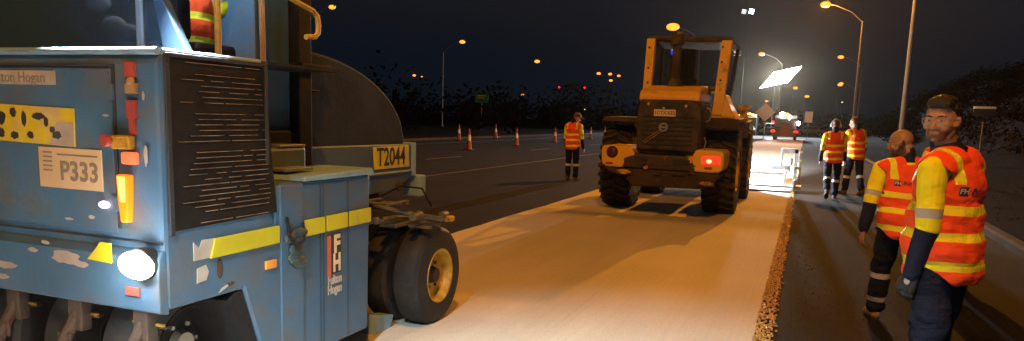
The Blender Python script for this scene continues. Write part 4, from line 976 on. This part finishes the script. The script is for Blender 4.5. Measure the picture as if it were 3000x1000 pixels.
    # ---- boots
    for s in (1, -1):
        h, kp, ap, a2 = legs[s]
        RT = Matrix.Translation(ap) @ Matrix.Rotation(a2*1.0 if a2 < 0 else 0, 4, 'X')
        def q(x, y, z): return RT @ Vector((x, y, z))
        b = MB(); b.cap(q(0,-.01,.05), q(0,-.012,-.03), .056, .05); b.cap(q(0,-.025,-.045), q(0,.06,-.045), .042, .040); b.cap(q(s*.004,.06,-.045), q(s*.006,.155,-.050), .042, .036); b.cap(q(0,.02,-.01), q(0,.12,-.035), .042, .034)
        me = remesh(b, max(vox, .006), 3)
        for v in me.vertices:
            l_ = RT.inverted() @ v.co
            if l_.z < -.077: l_.z = -.077; v.co = RT @ l_
        bt = child('boot', me, M[boot])
        b = MB(); pr = []
        for kx in range(20):
            a = 2*math.pi*kx/20; pr.append((math.cos(a)*.047*(1 - .12*(math.sin(a) < 0)), .062 + math.sin(a)*.128))
        b.prism(pr, 'z', -.088, -.072); mm = bpy.data.meshes.new('sole'); mm.from_pydata([RT @ Vector(v) + off for v in b.v], [], b.f); mm.materials.append(M['sole'])
        c = bpy.data.objects.new('sole', mm); COL.objects.link(c); c.parent = bt
    # ---- hair / cap / glasses / muffs / eyes
    def meshof(b): 
        mm = bpy.data.meshes.new('m'); mm.from_pydata([Vector(v) for v in b.v], [], b.f); mm.validate(); return mm
    if hair in ('short', 'cropped', 'quiff'):
        b = MB(); b.ell(H(0,-.022,.036), (.081,.097,.093), HR)
        if hair == 'quiff': b.ell(H(0,.03,.088), (.066,.062,.040), HR); b.ell(H(.0,-.01,.098), (.066,.07,.034), HR); b.ell(H(-.03,.045,.082),(.04,.045,.03),HR)
        me = remesh(b, max(.0045, vox*.8), 2)
        bm = bmesh.new(); bm.from_mesh(me); rem = []
        for v in bm.verts:
            p = HI @ v.co
            hl = .062 if p.y > .045 else (.062 - (.045 - p.y)*1.1 if p.y > .0 else .012 - (0 - p.y)*1.05)
            if p.z < hl and not (p.y < -.045 and p.z > -.055): rem.append(v)
            if p.z < -.055: rem.append(v)
        bmesh.ops.delete(bm, geom=list(set(rem)), context='VERTS'); bm.to_mesh(me); bm.free()
        for v in me.vertices: v.co += (v.co - H(0,0,0)).normalized()*noise.noise(v.co*70)*.006
        child('hair', me, M['hair'] if hair == 'quiff' else M['hairbrown'], .0, 0, 0)
    if beard >= .99:
        b = MB(); b.ell(H(0,.035,-.088), (.052,.055,.042), HR); b.ell(H(0,.062,-.108), (.032,.028,.028), HR); b.cap(H(-.058,.0,-.045), H(-.04,.05,-.085), .018, .018); b.cap(H(.058,.0,-.045), H(.04,.05,-.085), .018, .018)
        me = remesh(b, .005, 2)
        for v in me.vertices: v.co += (v.co - H(0,0,-.05)).normalized()*noise.noise(v.co*80)*.006
        child('beard', me, M['beardm'])
    for s in (1, -1):
        b = MB(); b.ell(H(s*.031,.0735,-.001), (.0135,.009,.0085), HR, 14, 8); e = child('eye', meshof(b), M['eyew'])
        b = MB(); b.ell(H(s*.030,.0812,-.001), (.0062,.0035,.0062), HR, 12, 8); c = child('iris', meshof(b), M['iris']); c.parent = e
        b = MB(); b.tube([H(s*.014,.089,.019), H(s*.030,.088,.024), H(s*.049,.074,.019)], [.0035,.0045,.003], 8); child('eyebrow', meshof(b), M['hair'] if beard < .99 else M['beardm'])
    if glasses:
        b = MB(); lm = M['lensglass'] if glasses == 'clear' else M['yellowlens']
        for s in (1, -1):
            pts = [(s*.008,.100,.012),(s*.040,.097,.016),(s*.064,.082,.012),(s*.064,.080,-.012),(s*.040,.096,-.020),(s*.012,.100,-.014),(s*.008,.100,.012)]
            b.tube([H(*p) for p in pts], .0016, 8); b.tube([H(s*.065,.082,.010), H(s*.080,.03,.006), H(s*.084,-.015,.004)], .0025, 8)
        b.tube([H(-.010,.101,.010), H(0,.103,.012), H(.010,.101,.010)], .003, 8)
        gl = child('glasses', meshof(b), mat('frame_clear', (.28,.28,.26), .25) if glasses == 'clear' else M['yellowlens'])
        b = MB()
        for s in (1, -1):
            vs = [H(*p) for p in ((s*.010,.1005,.011),(s*.040,.098,.015),(s*.063,.083,.011),(s*.063,.081,-.011),(s*.040,.097,-.019),(s*.012,.1005,-.013))]; b.add(vs, [(0,1,2,3,4,5)])
        c = child('lens', meshof(b), lm); c.parent = gl
    if cap:
        b = MB(); b.ell(H(0,-.012,.045), (.088,.105,.085), HR); b.ell(H(0,.10,.045), (.062,.07,.012), HR); me = remesh(b, .006, 2)
        bm = bmesh.new(); bm.from_mesh(me); bmesh.ops.delete(bm, geom=[v for v in bm.verts if (HI @ v.co).z < .028], context='VERTS'); bm.to_mesh(me); bm.free()
        child('cap', me, M['cap'], 0, 0, .003)
    if muffs:
        b = MB(); b.tube([H(.098*math.cos(a), -.01, .01 + .125*math.sin(a)) for a in [math.pi*t_/14 for t_ in range(15)]], .007, 8)
        for s in (1, -1): b.ell(H(s*.098,-.01,-.005), (.02,.032,.042), HR)
        child('ear_muffs', meshof(b), M['chrome'] if muffs == 'white' else M['tan'])
    if gloveL:
        sh, el, wr, fd = arms[-1]; w_ = fd.normalized(); f_ = Vector((0,1,0)); f_ = (f_ - w_*f_.dot(w_)).normalized(); i_ = w_.cross(f_)
        if i_.x > 0: pass
        else: i_ = -i_
        b = MB()
        def q(f, i, d): return wr + f_*f + i_*i + w_*d
        for kf in (.030, .010, -.010, -.028): b.cap(q(kf*.6,0,-.03), q(kf,.002,.078), .024, .0175, 10)
        for kf, ln in ((.031,.070),(.0105,.080),(-.0105,.074),(-.030,.058)):
            p0 = q(kf,.003,.082); a1, a2, a3 = R(22), R(48), R(66)
            p1 = p0 + (w_*math.cos(a1) + i_*math.sin(a1))*ln*.45; p2 = p1 + (w_*math.cos(a2) + i_*math.sin(a2))*ln*.33; p3 = p2 + (w_*math.cos(a3) + i_*math.sin(a3))*ln*.25
            b.cap(p0, p1, .0130, .0125, 8); b.cap(p1, p2, .0125, .0118, 8); b.cap(p2, p3, .0118, .0105, 8)
        b.cap(q(.022,.004,.022), q(.050,.014,.055), .020, .016, 10); b.cap(q(.050,.014,.055), q(.054,.020,.090), .0145, .0125, 10)
        gl = child('glove', remesh(b, .0045, 2), M['glove'])
        b = MB(); b.ell(q(.0,-.024,.035), (.006,.016,.020)); child('glove_patch', meshof(b), M['decalwhite']).parent = gl
    return o
VG = 'road workers in orange vests'
person((.725, 4.45, 0), 58, 'worker with clear glasses and dark quiff looking back at the camera, nearest person', 1.0, .02,
       head_yaw=92, head_pitch=-2, larm=(-3, 4, 14), rarm=(4, 9, 15), lleg=(-3, 0), rleg=(5, 4), build_=1.09, hair='quiff', beard=.72, glasses='clear', vox=.0045, gloveL=True, logo=True, group=VG, fwd=.06, belly=.022)
person((.80, 6.66, 0), 17, 'bald bearded worker with yellow glasses walking away beside the nearest worker', .915, .22,
       head_yaw=64, head_pitch=-14, larm=(-10, 16, 8), rarm=(6, 8, 15), lleg=(16, 10), rleg=(-14, 10), build_=1.12, hair='none', beard=1.0, glasses='yellow', skin='skin2', vox=.005, logo=True, group=VG)
person((.60, 17.85, 0), 3, 'worker with white ear muffs walking away in the middle distance', 1.0, .05, head_yaw=0, head_pitch=-10, larm=(-4, 9, 18), rarm=(6, 7, 20),
       lleg=(-16, 26), rleg=(8, 2), hair='short', muffs='white', trs='trousers1', boot='bootdark', vox=.007, group=VG)
person((1.12, 19.3, 0), 32, 'worker turned towards his companion, right of the one with white ear muffs', 1.05, .10, head_yaw=42, head_pitch=-14, larm=(18, 8, 40), rarm=(-4, 7, 20),
       lleg=(10, 4), rleg=(-8, 12), hair='short', muffs='tan', trs='trousers1', boot='bootdark', vox=.007, group=VG)
person((-5.55, 18.35, 0), -8, 'worker in a cap standing alone with head bowed left of the loader', 1.0, .03, head_yaw=-52, head_pitch=-26, larm=(0, 5, 14), rarm=(6, 8, 10),
       lleg=(0, 2), rleg=(3, 3), hair='short', cap=True, trs='trousers1', boot='bootdark', vox=.007, group=VG)
person((1.43, 9.25, 0), 24, 'worker mostly hidden behind the nearest worker, only the collar and shoulder showing', .95, .05, head_yaw=0, head_pitch=-5, hair='short', trs='trousers1', boot='bootdark', vox=.008, group=VG)
person((-3.56, 3.56, 1.10), 0, 'roller driver in an orange vest sitting in the cab', .96, .0, larm=(20, 6, 55), rarm=(20, 6, 55), lleg=(80, 80), rleg=(80, 80), hair='short', vox=.008, group=VG, seated=True, trs='trousers1', boot='bootdark')

# ================================================================== CONES
def cone(x, y, s, label):
    o = empty('traffic_cone', (x, y, 0), label, 'traffic cone', 'traffic cones along the closed lane')
    b = MB(); b.lathe((0,0,0), 'z', [(.03,.14),(.08,.125),(.40,.083),(.40,.0),(.03,0)], 20, True); b.build('cone_body', M['cone'], o, smooth=40)
    b = MB(); b.lathe((0,0,0), 'z', [(.42,.082),(.68,.058),(.68,.0),(.42,.0)], 20, True); b.build('reflective_sleeve', M['conewhite'], o, smooth=40)
    b = MB(); b.lathe((0,0,0), 'z', [(.69,.056),(.93,.034),(.97,.030),(.97,.0),(.69,.0)], 20, True); b.build('cone_tip', M['cone'], o, smooth=40)
    b = MB(); b.prism([(-.2,-.2),(.2,-.2),(.2,.2),(-.2,.2)], 'z', .001, .035); b.build('base', M['black'], o, bevel=.01)
    for c in o.children: c.scale = (s, s, s)
cone(-14.46, 31.28, 1.02, 'red cone with pale sleeve nearest the black roller hood')
cone(-15.01, 38.78, 1.0, 'red cone second from the roller on the near cone line')
cone(-21.0, 50.0, 1.05, 'small dim cone on the far side, right of the tallest cone')
cone(-15.32, 46.58, 1.0, 'cone just left of the worker in a cap')
cone(-20.6, 43.0, 1.05, 'dim cone between the two nearest red cones, on the far verge side')
cone(-16.18, 58.34, 1.0, 'cone just right of the worker in a cap')
cone(-17.0, 66.0, 1.0, 'cone behind the one right of the worker in a cap')
cone(-13.4, 62.0, 1.0, 'cone beside the left side of the loader')

# ================================================================== STREET LIGHTS
def street_lamp(x, y, hz_, side, label, group, pole=True, lit=True, power=0, big=1.0, pale=False, reach=2.85, rise=1.4):
    o = empty('street_lamp', (x, y, 0), label, 'street lamp', group)
    lx = side*reach; lz = hz_ + rise
    if pole:
        b = MB(); b.cyl((0,0,0),(0,0,hz_),.11,.06,14); b.cyl((0,0,0),(0,0,.25),.17,.16,14); b.build('pole', M['galv'], o, smooth=40)
        b = MB(); b.tube([(0,0,hz_-.1),(lx*.3,0,hz_+rise*.5),(lx*.7,0,hz_+rise*.88),(lx,0,lz)], .035); b.build('arm', M['galv'], o, smooth=40)
    b = MB(); b.box((lx-.38,-.14,lz-.02),(lx+.38,.14,lz+.10)); h = b.build('lamp_head', M['steel'], o, bevel=.03)
    b = MB(); b.ell((lx,0,lz-.05),(.27*big,.2*big,.15*big)); b.build('lamp_bowl', M['sodiumpale'] if pale else M['sodium'], h, smooth=60)
    if power: lamp('street_light', 'POINT', (x+lx, y, lz-.35), power, SOD, .10)
    return o
GR_ = 'street lamps along the right kerb'; GL = 'street lamps on the far left road'; GM = 'street lamps on the median'; GF = 'far off street lamps'
street_lamp(3.45, 32.7, 10, -1, 'nearest tall street lamp pole rising out of the picture beside the walking pair', GR_, power=17000)
street_lamp(3.455, 66.6, 10, -1, 'large bright lamp on a curved arm, second pole along the right kerb', GR_, power=6000, big=1.5)
street_lamp(3.45, -1.2, 10, -1, 'street lamp standing right beside the camera', GR_, power=4400)
street_lamp(6.5, 116, 10, -1, 'street lamp crossing the pole of the large bright lamp', GR_, big=1.5)
street_lamp(8.6, 166, 9, -1, 'small street lamp low beside the second right pole', GR_, big=1.5)
street_lamp(-13.8+2.85, 79.6, 10, -1, 'big orange lamp glowing right above the loader cab', GM, power=5000, big=2.5)
street_lamp(-13.8+2.85, 12, 10, -1, 'median street lamp beside the roller, out of the picture', GM, power=2600)
street_lamp(-6.7+2.85, 111, 10, -1, 'orange lamp just above the white floodlight', GM, big=1.5)
street_lamp(-42.8-2.85, 61, 10, 1, 'orange lamp high beside the roller handle', GL, big=1.3)
street_lamp(-44-2.85, 92.3, 10, 1, 'orange lamp alone between the roller and the cones', GL, big=1.5)
street_lamp(-45-2.85, 125, 10, 1, 'orange lamp with a visible pole, right half of the dark left sky', GL, big=1.8)
for (x, y, l_, s_) in ((-95.5,171,'left lamp of the small pair above the black hood',1.7),(-96.0,176,'faint right lamp of the small pair above the black hood',1.0),(-42.9,157,'leftmost of the four clustered far lamps',1.7),(-40.8,158.6,'top middle lamp of the four clustered far lamps',1.6),(-40.3,164.5,'rightmost of the four clustered far lamps',1.5),
    (-47,184,'lowest of the four clustered far lamps',1.7),(-118,309,'lamp at the foot of the tall left pole',2.4),(-4.1,210,'orange lamp right of the floodlight mast',2.1),(-1.3,268,'small orange lamp above the far spreader truck',2.6),(-30,290,'dim lamp left of the floodlight mast',2.2),(-17,330,'pale lamp next to the diamond sign',2.4),(5.9,191,'orange lamp between the two right poles',2.0)):
    street_lamp(x, y, 10, 1, l_, GF, big=s_, reach=.5)
for (px_, y, l_) in ((-97,300,'pale distant light left of the green sign'),(-88,305,'faint distant light left of the worker in a cap'),(-50,300,'faint distant light near the traffic lights'),(12,330,'pale distant light over the far cars')):
    street_lamp(px_, y, 5.2 if px_ < 0 else 11, 1, l_, GF, big=1.3, pale=True, reach=.4, rise=.6)

# ================================================================== LIGHT TOWER
tw = empty('light_tower', (-4.9, 116, 0), 'mobile light tower with a white floodlight bank enlarged to the size of its glare', 'light tower')
b = MB(); b.cyl((0,0,.8),(0,0,7.2),.09,.06,12); b.build('mast', M['steel'], tw, smooth=40)
b = MB(); b.box((-.8,-.9,.45),(.8,.9,1.25)); b.build('generator', M['darkmetal'], tw, bevel=.08)
b = MB(); b.tube([(-.85,-.95,.3),(-.85,-.95,1.5),(-.6,-.95,1.8),(.6,-.95,1.8),(.85,-.95,1.5),(.85,-.95,.3)], .07); b.build('hoop', M['chrome'], tw, smooth=40)
for x in (-.9,.9):
    b = MB(); b.lathe((x,.2,.3),'x',[(-.1,.1),(-.1,.3),(.1,.3),(.1,.1)],20); b.build('wheel', M['black'], tw)
b = MB(); b.tube([(-1.6,.2,7.3),(0,.2,7.6),(2.6,.2,9.4)], .05); b.build('lamp_bar', M['steel'], tw)
for i in range(3):  # bank stretched to the outline of the lamps' bloom
    for j in range(3):
        def cell(y0_, y1_, g):
            p = []
            for (du, dv) in ((g,g),(1-g,g),(1-g,1-g),(g,1-g)):
                u = (i+du)/3; v = (j+dv)/3; p.append((-1.95 + 3.75*u + 1.75*v, 6.9 + .85*u + 2.3*v))
            h = MB(); h.prism(p, 'y', y0_, y1_); return h
        hh = cell(-.12, .12, .0).build('floodlight', M['steel'], tw, bevel=.02)
        cell(-.16, -.122, .03).build('lens', M['flood'], hh)
lamp('tower_flood', 'SPOT', (-4.9, 115.5, 8.2), 80000, CW, .8, (-2.5, 60, 0), 165, .3)
tw2 = empty('light_tower', (-8.1, 100, 0), 'small high pair of white floodlights above the loader lamp', 'light tower')
b = MB(); b.cyl((0,0,0),(0,0,15.4),.035,.03,10); b.build('mast', M['darkmetal'], tw2)
for x in (-.45,.45):
    b = MB(); b.box((x-.3,-.1,15.3),(x+.3,.1,15.9),Matrix.Rotation(R(12),3,'Y')); hh = b.build('floodlight', M['steel'], tw2, bevel=.03)
    b = MB(); b.box((x-.24,-.13,15.36),(x+.24,-.105,15.84),Matrix.Rotation(R(12),3,'Y'),(x,0,15.6)); b.build('lens', M['flood'] if x > 0 else emit('flood_dim', (.8,.9,1), 1.2), hh)
b = MB()

# ================================================================== FAR VEHICLES
def wheels(t, xs, ys, r, m=None):
    for x in xs:
        for y in ys:
            b = MB(); s = 1 if x > 0 else -1
            b.lathe((x, y, r), 'x', [(-.13,r*.45),(-.14,r*.8),(-.10,r),(.10,r),(.14,r*.8),(.13,r*.45)], 24); w_ = b.build('wheel', M['black'], t, smooth=40)
            b = MB(); b.lathe((x, y, r), 'x', [(s*.11,r*.45),(s*.09,0.02),(s*.05,.02),(s*.05,r*.45)], 16); b.build('rim', M['steel'], w_)
t = empty('spreader_truck', (-2.2, 86, 0), 'dark truck seen from behind with four red lights and bright work lamps on top', 'truck')
b = MB(); b.box((-1.2,0,.75),(1.2,5.5,1.3)); b.prism([(-1.2,1.3),(1.2,1.3),(1.05,2.3),(-1.05,2.3)],'y',.1,5.3); b.build('hopper_body', M['darkmetal'], t, bevel=.05)
b = MB(); b.box((-1.25,-.5,.35),(1.25,.05,.85)); b.box((-.5,-.3,.85),(.5,.1,2.0)); b.box((-1.3,-.35,1.1),(1.3,-.25,1.25)); b.build('rear_spreader', M['darkmetal'], t, bevel=.03)
b = MB(); b.box((-1.15,5.6,.8),(1.15,7.6,2.6)); b.build('truck_cab', M['farpaint'], t, bevel=.1)
b = MB(); b.box((-1.1,.6,2.3),(1.1,5,2.42)); b.box((-1.1,.2,2.35),(-.5,.4,2.62)); b.box((.5,.2,2.35),(1.15,.4,2.7)); b.build('platform', M['farpaint'], t, bevel=.02)
wheels(t, (-1.05,1.05), (.9,2.1,6.6), .5)
for (x, z, s_) in ((-1.2,.95,.20),(1.15,.9,.20),(-1.25,1.95,.13),(1.15,1.8,.17)):
    b = MB(); b.ell((x,-.4,z),(s_*1.2,.05,s_*.75)); b.build('tail_lamp', M['redlit'], t, smooth=60)
b = MB(); b.ell((1.30,-.38,1.85),(.22,.06,.2)); b.ell((-.35,0,2.75),(.28,.1,.24)); b.ell((.38,.0,2.45),(.12,.06,.25)); b.build('work_lamp', M['flood'], t, smooth=60)
b = MB(); b.ell((.1,0,2.72),(.26,.1,.2)); b.build('beacon', M['amberlit'], t, smooth=60)
lamp('truck_tail', 'POINT', (-2.2, 84.6, 1.0), 60, (1,.05,.02), .3)
t = empty('escort_truck', (-8.0, 112, 0), 'truck facing the camera with a row of amber roof beacons and a yellow band', 'truck')
b = MB(); b.prism([(0,.5),(0,1.5),(.3,2.6),(2.2,2.7),(2.3,.5)],'x',-1.2,1.2); b.build('truck_cab', M['darkmetal'], t, bevel=.08)
b = MB(); b.box((-1.2,2.4,.8),(1.2,7.5,2.6)); b.build('load_bed', M['darkmetal'], t, bevel=.04)
b = MB(); b.prism([(-.04,1.55),(.22,2.45),(.25,2.45),(.0,1.55)],'x',-1.05,1.05); b.build('windscreen', M['cabglass'], t)
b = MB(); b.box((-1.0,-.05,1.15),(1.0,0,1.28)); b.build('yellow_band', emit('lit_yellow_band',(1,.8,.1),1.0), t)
b = MB(); b.box((-.9,-.05,.75),(.9,0,1.0)); b.build('bumper', M['steel'], t, bevel=.02)
for x in (-1.05,1.05):
    b = MB(); b.ell((x,-.04,.98),(.11,.05,.10)); b.build('headlight', M['sodiumpale'], t, smooth=60)
for x, z in ((-1.05,2.85),(-.7,2.95),(-.2,3.05),(.2,3.05),(.7,2.92),(1.0,2.82)):
    b = MB(); b.ell((x,.4,z),(.22,.1,.15)); b.build('beacon', M['amberlit'], t, smooth=60)
wheels(t, (-1.05,1.05), (1.0,6.0), .48)
def ute(x, y, label, rz):
    t = empty('parked_car', (x, y, 0), label, 'car', 'pale vehicles parked across the far road', rz=R(rz))
    b = MB(); b.prism([(-2.4,.45),(-2.4,.95),(-1.5,1.05),(-.8,1.65),(.7,1.68),(1.4,1.1),(2.4,1.05),(2.45,.5)],'x',-.9,.9); b.build('body', M['farpaint'], t, bevel=.06)
    b = MB(); b.prism([(-1.3,1.1),(-.72,1.58),(.62,1.6),(1.15,1.12)],'x',-.905,.905); b.build('window', M['black'], t)
    wheels(t, (-.82,.82), (-1.5,1.5), .34)
ute(.6, 132, 'pale car parked across the far end of the road, left one', 90); ute(5.8, 134, 'pale car parked across the far end of the road, right one', 86)

# ================================================================== SIGNS AND SIGNALS
def sign_post(x, y, z0, z1, label, shape, s, name='road_sign', m='sign'):
    t = empty(name, (x, y, 0), label, 'road sign')
    b = MB(); b.cyl((0,.04,0),(0,.04,z1),.04,.04,10); b.build('post', M['galv'], t)
    b = MB(); zc = (z0+z1)/2; h = (z1-z0)/2
    if shape == 'diamond': b.prism([(0,zc-h),(h,zc),(0,zc+h),(-h,zc)],'y',-.012,0)
    else: b.prism([(-s,z0),(s,z0),(s,z1),(-s,z1)],'y',-.012,0)
    b.build('panel', M[m], t, bevel=.004); return t
sign_post(-4.75, 94, 1.95, 4.2, 'tan diamond road sign by the amber lit truck', 'diamond', 1)
sign_post(.1, 93, 2.0, 3.25, 'small tan rectangular sign right of the red lit truck', 'rect', .42)
t = sign_post(-35.5, 80, 3.1, 4.1, 'green direction sign above the cones, left of the worker in a cap', 'rect', .85, m='greensign')
b = MB(); b.box((-.6,-.02,3.85),(.5,-.014,3.93)); b.box((-.6,-.02,3.6),(.3,-.014,3.66)); b.build('sign_band', M['conewhite'], t)
t = sign_post(-46, 150, 7.6, 9.0, 'small green overhead sign between two red traffic lights', 'rect', 1.0, m='greensign')
for (x, l_) in ((-49.5,'red traffic light left of the small green sign'),(-43.9,'red traffic light right of the small green sign')):
    s = empty('traffic_light', (x, 152, 0), l_, 'traffic light', 'red traffic lights at the far junction')
    b = MB(); b.cyl((0,0,0),(0,0,6.9),.07); b.build('pole', M['darkmetal'], s)
    b = MB(); b.box((-.2,-.1,6.9),(.2,.1,8.4)); h = b.build('signal_head', M['black'], s)
    b = MB(); b.ell((0,-.12,8.1),(.20,.06,.20)); b.build('red_light', M['redlit'], h, smooth=60)
# service-road sign standing on the embankment
x, y = 6.2, 32.9; z = hz(x, y)
t = empty('verge_sign', (x, y, z), 'thin post with a pale lit bar on the dark embankment at the far right', 'sign')
b = MB(); b.cyl((0,0,-.2),(0,0,1.75),.03); b.build('post', M['galv'], t)
b = MB(); b.box((-.36,-.05,2.22),(.36,.05,2.30)); b.build('top_bar', M['conewhite'], t, bevel=.01)
b = MB(); b.box((-.36,0,1.95),(.36,.02,2.22)); b.cyl((0,0,1.7),(0,0,2.0),.03); b.build('panel', M['darkmetal'], t, bevel=.005)

# ================================================================== EXTRA LIGHT of the work site behind the camera
lamp('machine_light_behind', 'SPOT', (-1.0, -1.5, 5.0), 7800, (.66, .90, 1), .10, (-.95, 2.55, 0), 43, 1)
lamp('site_light_behind', 'SPOT', (2.6, -6.0, 4.2), 240, (.95, .97, 1), .25, (-1.8, 4.0, .8), 62, .9)

# ================================================================== HAZE
b = MB(); b.box((-150, -60, -1.1), (60, 400, 20)); hzo = b.build('haze', M['white']); hzo['kind'] = 'stuff'; hzo['label'] = 'thin dusty night haze over the road works'
m = bpy.data.materials.new('haze_air'); m.use_nodes = True; N = m.node_tree.nodes; N.clear()
ou = N.new('ShaderNodeOutputMaterial'); pv = N.new('ShaderNodeVolumePrincipled'); pv.inputs['Color'].default_value = (.95, .78, .55, 1); pv.inputs['Density'].default_value = .00008; pv.inputs['Anisotropy'].default_value = .88
m.node_tree.links.new(pv.outputs['Volume'], ou.inputs['Volume']); hzo.data.materials.clear(); hzo.data.materials.append(m)
